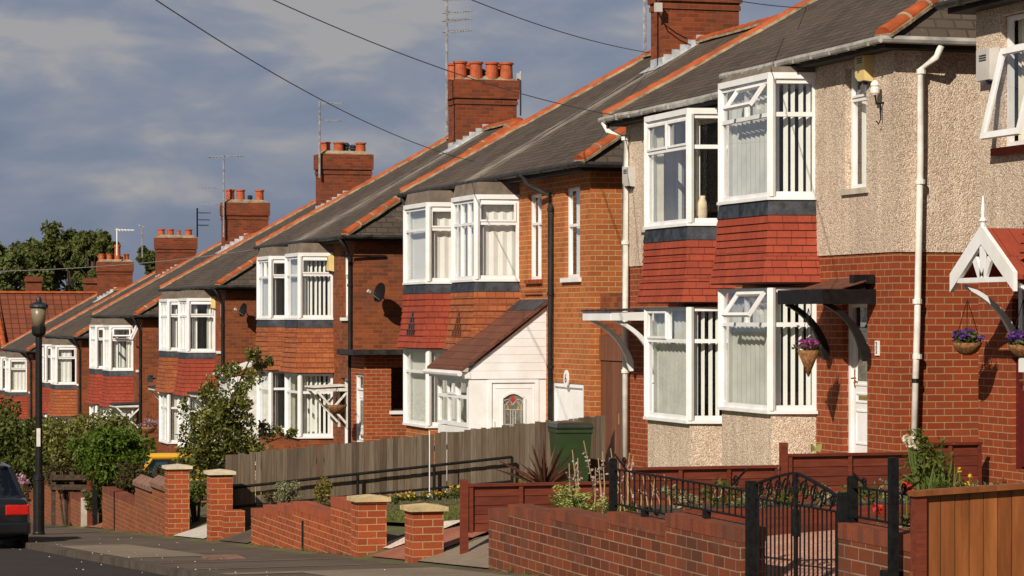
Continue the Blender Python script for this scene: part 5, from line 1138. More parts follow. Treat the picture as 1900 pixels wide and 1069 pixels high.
# small gate and rails between the low walls
sg = thing('garden_gate', (7.8, 56.0, street(56)), 'thin dark gate post with a wooden gate, between the two low walls', 'gate')
for x, m, w in ((PX(172, 900, 7.75), 'iron', .09), (PX(162, 900, 7.8), 'wood_red', .13)): MB().box(x.x, x.x + w, x.y - w / 2, x.y + w / 2, street(x.y) - .2, (HOR - 880) * 56 / 5000).build('post', m, sg)
q = PX(176, 900, 8.2); mb = MB()
for k in range(5): mb.box(8.05 + k * .15, 8.17 + k * .15, 56.2, 56.23, street(56) + .1, -3.5)
mb.build('boards', 'wood_brown', sg)
rf = thing('rail_fence', (8.0, 59.2, garden(8, 59)), 'dark brown two-rail wooden fence in front of the bushes', 'fence'); Y = 59.3
A, B_ = PY(93, 884, Y), PY(172, 884, Y)
for y in (886, 904): a, c = PY(93, y, Y), PY(172, y, Y); MB().bar(a, c, .05, .11).build('rail', 'bark', rf)
for x in (96, 130, 166): a = PY(x, 876, Y); MB().box(a.x, a.x + .09, Y + .03, Y + .12, garden(a.x, Y) - .2, a.z).build('post', 'bark', rf)
rg = thing('rail_fence', (8.6, 48.5, garden(8.6, 48.5)), 'pale grey rails seen in the gap between the two brick piers', 'fence'); Y = 48.5
for y in (897, 924): a, c = PY(345, y, Y), PY(400, y, Y); MB().bar(a, c, .04, .10).build('rail', 'wood_grey', rg)
for x in (343, 402): a = PY(x, 888, Y); MB().box(a.x, a.x + .08, Y + .03, Y + .1, garden(a.x, Y) - .2, a.z).build('post', 'wood_grey', rg)

# ------------------------------------------------------------ garden surfaces
def gsheet(name, x0, x1, y0, y1, m, dz=.012, nx=8, kind='structure'):
    o = sheet(name, lin(x0, x1, nx), lin(y0, y1, 6), lambda x, y: garden(x, y) + dz, m, kind); return o
MT['lawn'] = m_plain('lawn', (.115, .13, .035), .95, .1, var=.25, scale=3, bump=.4)
gsheet('lawn', 8.75, 13.6, 32.5, 42.1, 'lawn'); gsheet('garden_path', 7.69, 9.0, 26.45, 29.4, 'crossover', .02, 10); gsheet('garden_path', 7.69, 14.2, 29.75, 31.6, 'path_red', .018, 14); gsheet('gravel_strip', 7.95, 14.0, 31.62, 32.45, 'gravel', .03, 14)
gsheet('garden_path', 7.69, 14.0, 42.9, 45.8, 'path_white', .02, 14); gsheet('garden_path', 7.69, 14.2, 39.3, 41.6, 'paving', .02, 14); gsheet('garden_path', 7.69, 14.0, 54.6, 57.4, 'path_red', .02, 14)
gsheet('gravel_path', 7.69, 14.2, 17.6, 22.3, 'gravel_pink', .015, 14)
mb = MB(); rnd = random.Random(3)
for k in range(5200):
    x, y = rnd.uniform(8.8, 12.5), rnd.uniform(32.5, 42); z = garden(x, y); h = rnd.uniform(.03, .07); a = rnd.uniform(0, 3.14); dx, dy = .012 * math.cos(a), .012 * math.sin(a); ox, oy = rnd.uniform(-.03, .03), rnd.uniform(-.03, .03)
    mb.add([(x - dx, y - dy, z), (x + dx, y + dy, z), (x + ox, y + oy, z + h)], [(0, 1, 2)])
tag(mb.build('grass', 'grass', origin=(10, 37, -3)), 'short dry green grass growing on the front lawn', 'grass', kind='stuff')
rb = thing('raised_bed', (9.6, 22.6, garden(9.6, 22.6)), 'low red-brown boarded flower bed seen through the iron gate', 'flower bed')
zb = garden(10, 22.5) - .05; MB().box(8.3, 13.0, 22.42, 22.47, zb - .1, zb + .26).build('front_board', 'wood_red', rb); MB().box(8.3, 13.0, 22.47, 23.6, zb, zb + .22).build('soil', 'bark', rb)
def plants(name, label, cat, spots, parts, group=None):
    cx = sum(s[0] for s in spots) / len(spots); cy = sum(s[1] for s in spots) / len(spots); t = thing(name, (cx, cy, garden(cx, cy)), label, cat, group)
    return t
t = plants('bedding_plants', 'mixed green and variegated bedding plants in the boarded bed', 'plants', [(10, 22.9)], None)
mb, mb2 = MB(), MB()
for k in range(12): foliage(mb if k % 2 else mb2, (8.5 + k * .36, 22.85 + R(-.1, .3), zb + .33), (.22, .3, .16), 170, .028, 6, .5, k)
mb.build('foliage', 'leaf_dark', t); mb2.build('foliage', 'leaf_varieg', t)

# ------------------------------------------------------------ plants
sd = plants('sedum', 'pale green flat-headed sedum spilling over the near wall', 'plant', [(8.15, 24.8)], None); mb, m2, m3 = MB(), MB(), MB(); rnd = random.Random(11)
for k in range(19):
    x, y = 8.10 + rnd.uniform(-.08, .3), 24.2 + 2.2 * rnd.random(); z = -1.83 + rnd.uniform(-.03, .14)
    hd = MB()
    for j in range(60):
        a, r_ = rnd.uniform(0, 6.28), rnd.uniform(0, .085); leaf(hd, Vector((x + r_ * math.cos(a), y + r_ * math.sin(a), z + .05 - r_ * r_ * 6 + rnd.uniform(-.03, 0))), .016, 2)
    hd.build('flower_head', 'sedum', sd)
    foliage(m2, (x, y, z - .10), (.12, .15, .08), 34, .024, 5, .5, k); m3.tube([(x, y, garden(x, y)), (x, y, z)], .006, 4)
m2.build('foliage', 'leaf_mid', sd); m3.build('stems', 'stem_green', sd)
ho = plants('flowering_hosta', 'tall dry stalks with fading mauve bells behind the near railing', 'plant', [(9, 25.2)], None); st, fl, lf = MB(), MB(), MB()
for px_, py_, Yq in ((1062, 835, 26), (1072, 850, 26), (1083, 818, 26.2), (1056, 860, 25.6), (1110, 850, 25.8), (1118, 838, 26.1), (1133, 832, 26.4), (1105, 868, 25.5), (1150, 860, 26), (1168, 840, 26.8), (1175, 845, 26.2), (1112, 880, 25), (1142, 890, 25.2), (1165, 892, 25.2), (1186, 885, 25), (1193, 884, 25), (1203, 886, 25), (1216, 880, 25.2), (1232, 880, 25), (1340, 905, 24.6), (1330, 900, 24.2), (1360, 915, 24), (1390, 905, 24.4), (1400, 900, 24), (1424, 912, 24)):
    p = PY(px_, py_, Yq); g = garden(p.x, Yq); lean = R(-.12, .22); base = Vector((p.x + lean, Yq + R(-.1, .1), g)); mid = base.lerp(p, .55) + Vector((R(-.03, .03), 0, .03)); st = MB(); f1 = MB(); st.tube([base, mid, p], .0085, 5, r2=.005)
    for j in range(15 if py_ < 880 else 6):
        q = mid.lerp(p, .25 + .75 * j / 20); leaf(f1, q + Vector((R(-.03, .03), R(-.03, .03), R(-.02, .01))), .017, -.3, .7)
    so_ = st.build('stalk', 'stem', ho); f1.build('flower_spike', 'petal_mauve', so_)
    if len(lf.f) < 500: foliage(lf, (base.x, base.y, g + .12), (.25, .3, .14), 40, .06, 5, .5, int(px_))
lf.build('foliage', 'leaf_mid', ho)
co = PY(1010, 895, 33); cg = garden(co.x, 33); ct = plants('cordyline', 'spiky bronze-red cordyline in front of the grey fence', 'plant', [(co.x, 33)], None); mb = MB(); rnd = random.Random(4)
for k in range(46):
    a, e = rnd.uniform(0, 6.28), rnd.uniform(.35, 1.35); l = rnd.uniform(.45, .78); d = Vector((math.cos(a) * math.cos(e), math.sin(a) * math.cos(e), math.sin(e))); s_ = Vector((-math.sin(a), math.cos(a), 0)) * .013; o_ = Vector((co.x, 33, cg + .32))
    mb.add([o_ - s_, o_ + s_, o_ + d * l * .6 + s_ * 1.2, o_ + d * l - Vector((0, 0, .06)), o_ + d * l * .6 - s_ * 1.2], [(0, 1, 2, 3, 4)])
mb.build('leaves', 'spike_red', ct); MB().tube([(co.x, 33, cg), (co.x, 33, cg + .34)], .04, 6).build('stem', 'bark', ct)
q = PY(985, 893, 33.5); bush('small_shrub', 'small yellow-green shrub left of the spiky bronze plant', 'shrub', (q.x, 33.5, q.z - .12), (.22, .22, .26), 260, .03, 'leaf_yellow', 31)
Yq = 22.0; wf_ = PY(1705, 860, Yq); wt = plants('flowering_plant', 'tall plant with creamy white blooms and sword leaves above the orange fence', 'plant', [(wf_.x, Yq)], None); mb, m2, m3, m4 = MB(), MB(), MB(), MB(); rnd = random.Random(9); g = garden(wf_.x, Yq)
foliage(m2, (wf_.x + .12, Yq, wf_.z - .08), (.28, .28, .34), 700, .028, 16, .4, 5); foliage(m2, (wf_.x + .02, Yq, wf_.z + .12), (.16, .16, .22), 220, .026, 8, .4, 6)
for k in range(26):
    x = wf_.x + .1 + rnd.uniform(-.12, .2); y = Yq + rnd.uniform(-.2, .1); h = wf_.z + rnd.uniform(-.1, .18); ox = rnd.uniform(-.1, .1); s_ = .012
    mb.add([(x - s_, y, g), (x + s_, y, g), (x + ox * .5 + s_ * 1.2, y, (g + h) / 2 + .1), (x + ox, y, h), (x + ox * .5 - s_ * 1.2, y, (g + h) / 2 + .1)], [(0, 1, 2, 3, 4)])
for px_, py_ in ((1686, 815), (1694, 818), (1690, 822), (1697, 826), (1683, 820)):
    p = PY(px_, py_, Yq)
    for j in range(26): leaf(m3, p + Vector((R(-.04, .04), R(-.04, .04), R(-.035, .035))), .022, .3, .8)
    m4.tube([(wf_.x + .05, Yq, g), (p.x + .03, Yq, (p.z + g) / 2 + .2), p], .006, 5)
m2.build('foliage', 'leaf_mid', wt); mb.build('sword_leaves', 'stem_green', wt); m3.build('flowers', 'petal_white', wt); m4.build('stems', 'stem_green', wt)
yp = plants('poppies', 'thin-stemmed yellow poppies above the orange fence', 'flowers', [(9.5, 19)], None); m3, m4, m5 = MB(), MB(), MB()
for px_, py_, c in ((1779, 869, 3), (1781, 873, 3), (1800, 883, 3), (1795, 897, 2)):
    p = PY(px_, py_, 19); g = garden(p.x, 19); m4.tube([(p.x + R(-.1, .1), 19, g), p], .005, 4)
    m3 = MB()
    for j in range(12): leaf(m3, p + Vector((R(-.013, .013), R(-.013, .013), R(-.012, .012))), .012, .5, .9)
    m3.build('bloom', 'petal_yellow', yp)
foliage(m5, (PY(1765, 905, 19).x, 19, PY(1765, 908, 19).z), (.25, .2, .12), 260, .022, 8, .5, 8); m4.build('stems', 'stem_green', yp); m5.build('foliage', 'leaf_mid', yp)
for k, (px_, py_, Yq, lab) in enumerate(((1629, 944, 18.6, 'bright red bloom seen behind the short railing'), (1683, 906, 17.2, 'red flower peeping over the left end of the orange fence'))):
    p = PY(px_, py_, Yq); g = garden(p.x, Yq); rt = thing('red_flower', (p.x, Yq, g), lab, 'flower', 'red flowers behind the wall'); m3 = MB()
    for j in range(40): leaf(m3, p + Vector((R(-.03, .03), R(-.03, .03), R(-.03, .03))), .022, .3, .8)
    m3.build('bloom', 'petal_red', rt); MB().tube([(p.x, Yq, g), p], .007, 5).build('stem', 'stem_green', rt); foliage(MB(), (p.x, Yq, (p.z + g) / 2 - .02), (.14, .14, (p.z - g) * .45), 130, .026, 8, .45, 60 + k).build('foliage', 'leaf_mid', rt)
p = PY(1512, 832, 30.5); bt_ = thing('butterfly_ornament', (p.x, 30.5, garden(p.x, 30.5)), 'small pale green butterfly ornament on a stick by the pebbledash base', 'ornament')
mb = MB()
for s in (-1, 1): mb.prism([(p.x, 30.5, p.z - .02), (p.x + s * .055, 30.48, p.z - .05), (p.x + s * .07, 30.46, p.z), (p.x + s * .075, 30.46, p.z + .06), (p.x + s * .03, 30.48, p.z + .05)][::s], (0, .006, 0))
mb.build('wings', 'sedum', bt_); MB().tube([(p.x, 30.503, garden(p.x, 30.5)), (p.x, 30.503, p.z + .03)], .006, 5).build('stick', 'stem', bt_)
q = PY(533, 913, 40); bush('small_shrub', 'rounded grey-green variegated shrub behind the clean stepped wall', 'shrub', (q.x, 40, q.z), (.24, .24, .20), 900, .022, 'leaf_varieg', 41)
q = PY(600, 912, 39.6); bush('small_shrub', 'upright golden-green shrub behind the clean stepped wall', 'shrub', (q.x, 39.6, q.z), (.17, .17, .24), 600, .026, 'leaf_yellow', 42)
q = PY(503, 925, 40.4); bush('small_shrub', 'small brownish shrub next to the handrail post', 'shrub', (q.x, 40.4, q.z), (.13, .13, .15), 260, .022, 'leaf_bronze', 43)
fb = plants('flower_border', 'low border of yellow and orange flowers along the grey fence', 'flowers', [(10.6, 41.6)], None); m5, m3, m6 = MB(), MB(), MB()
for k in range(16):
    x = 9.9 + k * .17; y = 41.75 + R(-.15, .25); g = garden(x, y); foliage(m5, (x, y, g + .10), (.15, .15, .11), 90, .026, 6, .5, k)
    for j in range(7): leaf(m3 if (k * 7 + j) % 5 else m6, Vector((x + R(-.14, .14), y - .1 + R(-.1, .1), g + R(.12, .22))), .026, .6, .9)
m5.build('foliage', 'leaf_mid', fb); tag(m3.build('flowers', 'petal_yellow', fb), kind='stuff'); tag(m6.build('flowers', 'ridge', fb), kind='stuff')

# big hedges and bushes down the street
G = 'bushes in the front gardens down the street'
for (px_, py_, Yq, r, n, s_, m, lab, nm, sd_) in (
    (20, 832, 76, (1.7, 2.6, 1.35), 12000, .075, 'leaf_dark', 'big dark green hedge behind the black car', 'hedge', 51),
    (95, 840, 78, (1.2, 2.0, 1.0), 8000, .075, 'leaf_dark', 'dark bush right behind the lamp post', 'bush', 52),
    (160, 815, 69, (1.35, 1.6, .85), 9500, .06, 'leaf_olive', 'large yellow-green variegated bush below the red tiled bay', 'bush', 53),
    (208, 840, 56, (.86, .8, .62), 8000, .05, 'leaf_bright', 'bright green bush between variegated bush and yellow car', 'bush', 54),
    (125, 884, 59.9, (.72, .5, .42), 4200, .04, 'leaf_bronze', 'dark bronze shrub above the two-rail fence', 'bush', 55),
    (248, 888, 54, (.46, .6, .38), 3600, .035, 'leaf_bronze', 'dark rounded bush over the low plain wall', 'bush', 56),
    (198, 888, 56.2, (.42, .4, .42), 1500, .04, 'leaf_mid', 'green bush behind the thin dark gate post', 'bush', 57),
    (186, 925, 56.4, (.34, .3, .42), 1300, .04, 'leaf_dark', 'dark bush filling the gap beside the thin gate post', 'bush', 60),
    (300, 880, 55, (.28, .4, .22), 500, .035, 'leaf_bronze', 'small brownish shrub in front of the yellow car', 'bush', 58),
    (365, 915, 47.5, (.40, .4, .30), 700, .04, 'leaf_mid', 'low green plants seen between the two brick piers', 'bush', 59)):
    c = PY(px_, py_, Yq); bush(nm, lab, 'bush' if nm == 'bush' else 'hedge', c, r, n, s_, m, sd_, G if nm == 'bush' else None, 40, True, .36)
for k, (px_, py_) in enumerate(((258, 818), (272, 822), (284, 828))):
    c = PY(px_, py_, 64 + k * .2); base = garden(c.x, 64); t = thing('conifer', (c.x, 64 + k * .2, base), ['tallest of the three narrow dark conifers beside the yellow car', 'middle one of the three narrow dark conifers', 'smallest narrow conifer, nearest the white bay window'][k], 'conifer', 'narrow conifers'); mb = MB(); top = c.z + .32 - k * .06
    for j in range(650):
        f = R(0, 1) ** .8; z = base + .2 + (top - base - .2) * f; rr = .20 * (1 - f) ** .6 * R(.5, 1); a = R(0, 6.28); leaf(mb, Vector((c.x + rr * math.cos(a), 64 + k * .2 + rr * math.sin(a), z)), .030, .8, .4)
    mb.build('foliage', 'leaf_bright' if k == 0 else 'leaf_mid', t); MB().tube([(c.x, 64 + k * .2, base - .1), (c.x, 64 + k * .2, top - .2)], .03, 5).build('trunk', 'bark', t)
for k, (px_, py_, Yq, lab, r) in enumerate(((40, 888, 58, 'pink flowers between the black car and lamp post', .17), (16, 897, 59, 'paler pink flower cluster beyond the roof of the black car', .1))):
    p = PY(px_, py_, Yq); g = garden(p.x, Yq); t = thing('pink_flowers', (p.x, Yq, g), lab, 'flowers', 'pink flowers by the low wall'); m3 = MB()
    foliage(m3, p, (r, .2, r), 220, .03, 8, .4, 70 + k); m3.build('flowers', 'petal_pink', t); foliage(MB(), p - Vector((0, 0, .32)), (r * 1.6, .3, .32), 420, .035, 10, .45, 72 + k).build('foliage', 'leaf_bronze', t); MB().tube([(p.x, Yq, g), p], .02, 5).build('stem', 'stem_green', t)

# young tree in front of the brick house
tr = thing('young_tree', (*PY(418, 900, 50).xy, garden(9.3, 50)), 'young loose-leaved tree standing left of the grey board fence', 'tree'); tb = Vector(tr.location)
mb, lb = MB(), MB(); crown = []
for px_, py_, r_, dy, n in ((468, 655, 17, 0, 130), (470, 690, 24, .3, 200), (496, 672, 12, .2, 60), (442, 700, 30, -.2, 300), (415, 690, 22, .3, 160), (400, 735, 34, .2, 380), (440, 745, 30, -.3, 320), (378, 770, 34, -.2, 380), (425, 790, 40, .3, 520), (350, 800, 26, .1, 220), (395, 820, 42, -.3, 560), (455, 815, 34, .1, 380), (350, 845, 34, .2, 360), (410, 860, 46, .4, 560), (470, 850, 26, -.2, 240), (490, 800, 18, .2, 110), (512, 800, 12, 0, 60), (540, 805, 14, .3, 70), (385, 800, 34, 0, 380), (435, 830, 40, 0, 460), (375, 840, 36, .3, 380), (440, 870, 36, 0, 340), (455, 780, 26, 0, 200), (410, 760, 28, 0, 240), (380, 880, 34, .1, 300), (345, 750, 14, 0, 60)):
    c = PY(px_, py_, 50 + dy); s_ = r_ * 50.6 / 5000; foliage(lb, c, (s_ * 1.12, s_ * 1.12, s_ * 1.08), int(n * 1.5), .042, 9, .5, px_); crown.append((c, s_))
mb.tube([tb - Vector((0, 0, .2)), tb + Vector((.02, 0, .8)), PY(420, 790, 50), PY(435, 730, 50), PY(462, 670, 50)], .05, 7, r2=.012)
for c, s_ in crown:
    st_ = tb.lerp(PY(440, 700, 50), min(.95, max(.15, (c.z - tb.z) / 2.4 * .75))); mb.tube([st_, st_.lerp(c, .5) + Vector((0, 0, -.04)), c], .018, 5, r2=.006)
mb.build('trunk', 'bark', tr); lb.build('crown', 'leaf_tree', tr)

# far trees and the red-roofed house at the end of the street
def far_tree(label, px_, py_, Y, rx, rz, n, seed, blobs, m='leaf_far'):
    c = PY(px_, py_, Y); t = thing('broadleaf_tree', (c.x, Y, -9.8), label, 'tree', 'trees beyond the red-roofed house'); mb = MB(); rnd = random.Random(seed)
    wd = MB(); wd.tube([(c.x, Y, -10), (c.x + .1, Y, -5), (c.x, Y, c.z)], .35, 8, r2=.12)
    for k in range(blobs):
        a = rnd.uniform(0, 6.28); f = rnd.uniform(-.75, .9); rr = rx * math.sqrt(max(.05, 1 - f * f)) * rnd.uniform(.45, .95); q = Vector((c.x + rr * math.cos(a), Y + rr * math.sin(a), c.z + rz * f)); br_ = rx * rnd.uniform(.24, .42)
        foliage(mb, q, (br_, br_, br_ * .9), n // blobs, .21, 6, .6, seed * 50 + k); wd.tube([(c.x, Y, c.z - rz * .6), q], .05, 5, r2=.015)
    mb.build('crown', m, t); wd.build('trunk', 'bark', t)
far_tree('tallest broad tree, right of the middle of the far group', 128, 497, 188, 2.8, 2.55, 11000, 1, 30)
far_tree('dark tree at the left edge behind the red roof', 20, 515, 186, 2.6, 2.0, 8000, 2, 22)
far_tree('lower tree between the left edge and the tallest one', 72, 505, 192, 2.1, 2.1, 6500, 3, 18)
far_tree('upright tree just left of the farthest chimney stack', 172, 485, 184, 1.5, 2.4, 5500, 4, 18)
far_tree('small tree showing between the two farthest chimney stacks', 205, 500, 190, 1.2, 1.9, 2600, 5, 12)
far_tree('small tree right behind the mottled stack with four small pots', 276, 500, 180, .9, 1.5, 2600, 6, 12)
RH = thing('red_roof_house', (18, 152, -9.65), 'house with broad red pantiled roof closing the end of the street', 'house')
zr, ze, yr, yf = 1.42, -3.1, 153.5, 148.0
MB().box(9.0, 27, 148.5, 158.5, -10.5, ze).build('wall', 'brick_brown', RH)
r = MB(); r.quad((15.9, yf, ze), (27.5, yf, ze), (27.5, yr, zr), (15.9, yr, zr)); r.quad((27.5, 2 * yr - yf, ze), (8.5, 2 * yr - yf, ze), (12.5, yr, zr), (27.5, yr, zr)); r.add([(27.5, yf, ze), (27.5, 2 * yr - yf, ze), (27.5, yr, zr)], [(0, 1, 2)]); r.add([(8.5, 2 * yr - yf, ze), (8.5, yf - 1.2, ze - .3), (12.5, yr, zr)], [(0, 1, 2)])
r.quad((8.5, yf - 1.2, ze - .3), (15.9, yf - 1.2, ze - .3), (15.6, yr, zr), (12.5, yr, zr)); r.quad((15.9, yf - 1.2, ze - .3), (15.9, yf, ze - .3), (15.9, yr, zr), (15.6, yr, zr))
ro = r.build('roof', 'tile_pan', RH); rt = ridge_line((12.5, yr, zr), (27.5, yr, zr), .16, .45); g = ridge_line((15.85, yf - 1.2, ze - .25), (15.62, yr, zr), .15, .45); rt.add(g.v, g.f); rt.build('ridge_tiles', 'ridge', ro)
for px_, top, w in ((62, 513, .95), (172, 516, 1.05)):
    p = PY(px_, top, 154.5); ch = MB().box(p.x - w / 2 * .9, p.x + w / 2 * .9, 154.2, 154.9, .5, p.z).box(p.x - w / 2, p.x + w / 2, 154.1, 155.0, p.z - .3, p.z - .12).build('chimney', 'chimney', RH)
w_ = MB()
for x in (17, 20, 23): w_.box(x, x + 1.4, 148.42, 148.498, -6.2, -4.6)
w_.build('window', 'glass_dark', RH)

# ------------------------------------------------------------ lamp post
lp = PX(72, 992, 6.03); lx, ly = lp.x, lp.y; lz = street(ly)
LP = thing('street_lamp', (lx, ly, lz), 'black lamp post with glass lantern at the kerb, behind the black car', 'street lamp')
MB().lathe((lx, ly, lz - .1), [(.115, 0), (.115, .14), (.105, .16), (.105, 1.12), (.115, 1.13), (.112, 1.2), (.075, 1.24)], 14).build('base', 'black', LP, smooth=False)
MB().lathe((lx, ly, lz + 1.1), [(.072, 0), (.066, .6), (.062, 2.9)], 12).lathe((lx, ly, lz + 2.2), [(.064, 0), (.068, .005), (.068, .03), (.064, .035)], 12).build('column', 'black', LP, smooth=False)
zt = lz + 3.95; mb = MB().lathe((lx, ly, lz + 3.72), [(.062, 0), (.10, .02), (.13, .06), (.135, .18), (.12, .2)], 12); mb.build('lantern_holder', 'black', LP)
MB().lathe((lx, ly, lz + 3.90), [(.11, 0), (.13, .18), (.148, .37)], 16).build('lantern', 'lamp_glass', LP, smooth=True)
MB().lathe((lx, ly, lz + 4.26), [(.165, 0), (.18, .02), (.175, .06), (.10, .10), (.055, .11), (.055, .15), (.04, .2), (.01, .22)], 14).build('cap', 'flash', LP)
mb = MB().box(lx - .05, lx + .02, ly - .075, ly - .06, lz + 1.66, lz + 2.0); mb.build('sticker', 'white_old', LP)

# ------------------------------------------------------------ cars
def car(name, label, loc, head, paint, Lc=4.1, Wc=1.66, Hc=1.36, glass='car_glass', hatch=False):
    t = thing(name, loc, label, 'car'); O = Vector(loc); f = Vector((math.cos(head), math.sin(head), 0)); s = Vector((-f.y, f.x, 0))
    def P(u, v, z): return O + f * u + s * v + Vector((0, 0, z))
    # stations along the length: (u, half width, z of sill, z of waist)
    st = [(-Lc / 2, .74, .42, .86), (-Lc / 2 + .05, .79, .30, .93), (-Lc / 2 + .35, .825, .24, .95), (-Lc * .18, .83, .20, .93), (Lc * .12, .83, .20, .90), (Lc * .27, .82, .20, .86), (Lc / 2 - .35, .79, .24, .76), (Lc / 2 - .06, .72, .30, .66), (Lc / 2, .64, .40, .58)]
    k = Wc / 1.66; loops = []
    for u, w, z0, z1 in st:
        w *= k; zm = (z0 + z1) / 2
        loops.append([P(u, -w * .93, z0), P(u, -w, z0 + .1), P(u, -w * 1.0, zm + .05), P(u, -w * .965, z1 - .04), P(u, -w * .86, z1), P(u, 0, z1 + .02), P(u, w * .86, z1), P(u, w * .965, z1 - .04), P(u, w, zm + .05), P(u, w, z0 + .1), P(u, w * .93, z0), P(u, 0, z0 - .02)])
    b = MB().loft(loops).build('body', paint, t, smooth=True); b.modifiers.new('sub', 'SUBSURF').levels = 1; b.modifiers['sub'].render_levels = 2
    ub = -Lc / 2 + (.08 if hatch else .55); rb, rf_, uf = ub + (.32 if hatch else .62), Lc * (.20 if hatch else .07), Lc * (.315 if hatch else .27)
    wl, wr = .80 * k, .60 * k
    corners = lambda sg: [P(ub, sg * wl * .93, .90), P(rb, sg * wr, Hc - .045), P(rf_, sg * wr, Hc - .04), P(uf, sg * wl * .97, .84)]
    g = MB(); Lf, Rt = corners(-1), corners(1)
    g.add(Lf + Rt, [(0, 1, 2, 3), (7, 6, 5, 4), (0, 4, 5, 1), (2, 6, 7, 3)]).build('windows', glass, t)
    for sg, C_ in ((-1, Lf), (1, Rt)):
        fr = MB()
        for a, c in ((0, 1), (2, 3)): fr.tube([C_[a] - Vector((0, 0, .03)), C_[c]], .042, 6)
        fr.tube([C_[1], C_[2]], .042, 6); m_ = C_[1].lerp(C_[2], .5); n_ = C_[0].lerp(C_[3], .48); fr.tube([n_, m_], .04, 6); fr.build('pillars', paint, t)
    rfm = MB(); rfm.loft([[P(rb - .02, -wr, Hc - .05), P(rb - .02, 0, Hc - .02), P(rb - .02, wr, Hc - .05), P(rb - .02, 0, Hc - .07)], [P(rb + .2, -wr - .01, Hc - .02), P(rb + .2, 0, Hc + .02), P(rb + .2, wr + .01, Hc - .02), P(rb + .2, 0, Hc - .07)], [P(rf_, -wr - .01, Hc - .03), P(rf_, 0, Hc), P(rf_, wr + .01, Hc - .03), P(rf_, 0, Hc - .07)]]); rfm.build('roof', paint, t, smooth=True)
    MB().hexa([P(ub + .15, -.55, .5), P(uf - .4, -.55, .5), P(uf - .4, .55, .5), P(ub + .15, .55, .5)], [P(ub + .3, -.5, .86), P(uf - .7, -.5, .86), P(uf - .7, .5, .86), P(ub + .3, .5, .86)]).build('seats', 'tyre', t)
    for u in (-Lc * .31, Lc * .32):
        for sg in (-1, 1):
            wc = P(u, sg * (Wc / 2 - .10), .29); lo = []
            for dv, r_ in ((-.09, .25), (-.085, .29), (.085, .29), (.09, .25)): lo.append([wc + s * dv + (f * math.cos(a) + Vector((0, 0, 1)) * math.sin(a)) * r_ for a in [6.2832 * i / 20 for i in range(20)]])
            w = MB().loft(lo).build('wheel', 'tyre', t, smooth=True)
            MB().loft([[wc + s * (dv * sg) + (f * math.cos(a) + Vector((0, 0, 1)) * math.sin(a)) * r_ for a in [6.2832 * i / 14 for i in range(14)]] for dv, r_ in ((.085, .17), (.105, .15), (.11, .05))]).build('rim', 'alarm_grey', w)
    for sg in (-1, 1):
        v0, v1 = sg * .40 * k, sg * .775 * k; u = -Lc / 2
        MB().hexa([P(u - .03, v0, .66), P(u + .02, v1, .66), P(u + .30, v1 + sg * .03, .66), P(u + .14, v0, .66)], [P(u - .02, v0, .83), P(u + .03, v1, .83), P(u + .28, v1 + sg * .03, .83), P(u + .14, v0, .83)]).build('tail_light', 'tail', t, bevel=.02)
        MB().hexa([P(-u - .12, v0, .52), P(-u - .25, v1, .52), P(-u - .1, v1, .52), P(-u + .0, v0, .52)], [P(-u - .16, v0, .64), P(-u - .3, v1, .64), P(-u - .16, v1, .64), P(-u - .04, v0, .64)]).build('headlight', 'alarm_grey', t)
        MB().hexa([P(uf - .35, sg * (Wc / 2 - .02), .86), P(uf - .25, sg * (Wc / 2 - .02), .86), P(uf - .22, sg * (Wc / 2 + .13), .88), P(uf - .32, sg * (Wc / 2 + .13), .88)], [P(uf - .35, sg * (Wc / 2 - .02), .98), P(uf - .25, sg * (Wc / 2 - .02), .98), P(uf - .22, sg * (Wc / 2 + .13), 1.0), P(uf - .32, sg * (Wc / 2 + .13), 1.0)]).build('mirror', paint, t, bevel=.02)
    bm = MB().hexa([P(-Lc / 2 - .05, -.78 * k, .34), P(-Lc / 2 + .16, -.82 * k, .34), P(-Lc / 2 + .16, .82 * k, .34), P(-Lc / 2 - .05, .78 * k, .34)], [P(-Lc / 2 - .05, -.78 * k, .56), P(-Lc / 2 + .16, -.82 * k, .56), P(-Lc / 2 + .16, .82 * k, .56), P(-Lc / 2 - .05, .78 * k, .56)]); bm.build('rear_bumper', paint, t, bevel=.05)
    MB().hexa([P(-Lc / 2 + .25, -.7, .24), P(Lc / 2 - .3, -.7, .24), P(Lc / 2 - .3, .7, .24), P(-Lc / 2 + .25, .7, .24)], [P(-Lc / 2 + .25, -.7, .4), P(Lc / 2 - .3, -.7, .4), P(Lc / 2 - .3, .7, .4), P(-Lc / 2 + .25, .7, .4)]).build('chassis', 'tyre', t)
    return t
cy = 46.6; car('parked_car', 'black car parked at the kerb, cut by the left edge', (4.30, cy, street(cy) - .075), math.pi / 2, 'car_black', 4.3, 1.72, 1.40)
yc = car('parked_car', 'small yellow car on a drive, half hidden by tree and bushes', (9.95, 58.6, garden(9.95, 58.6) + .01), math.pi, 'car_yellow', 3.4, 1.62, 1.38, hatch=True)
ORG['sun_blind'] = (0, 0, 0); MB().quad((9.1, 58.02, -3.42), (9.75, 58.0, -3.44), (9.6, 58.06, -3.10), (9.25, 58.08, -3.12)).build('sun_blind', 'car_blue', yc)

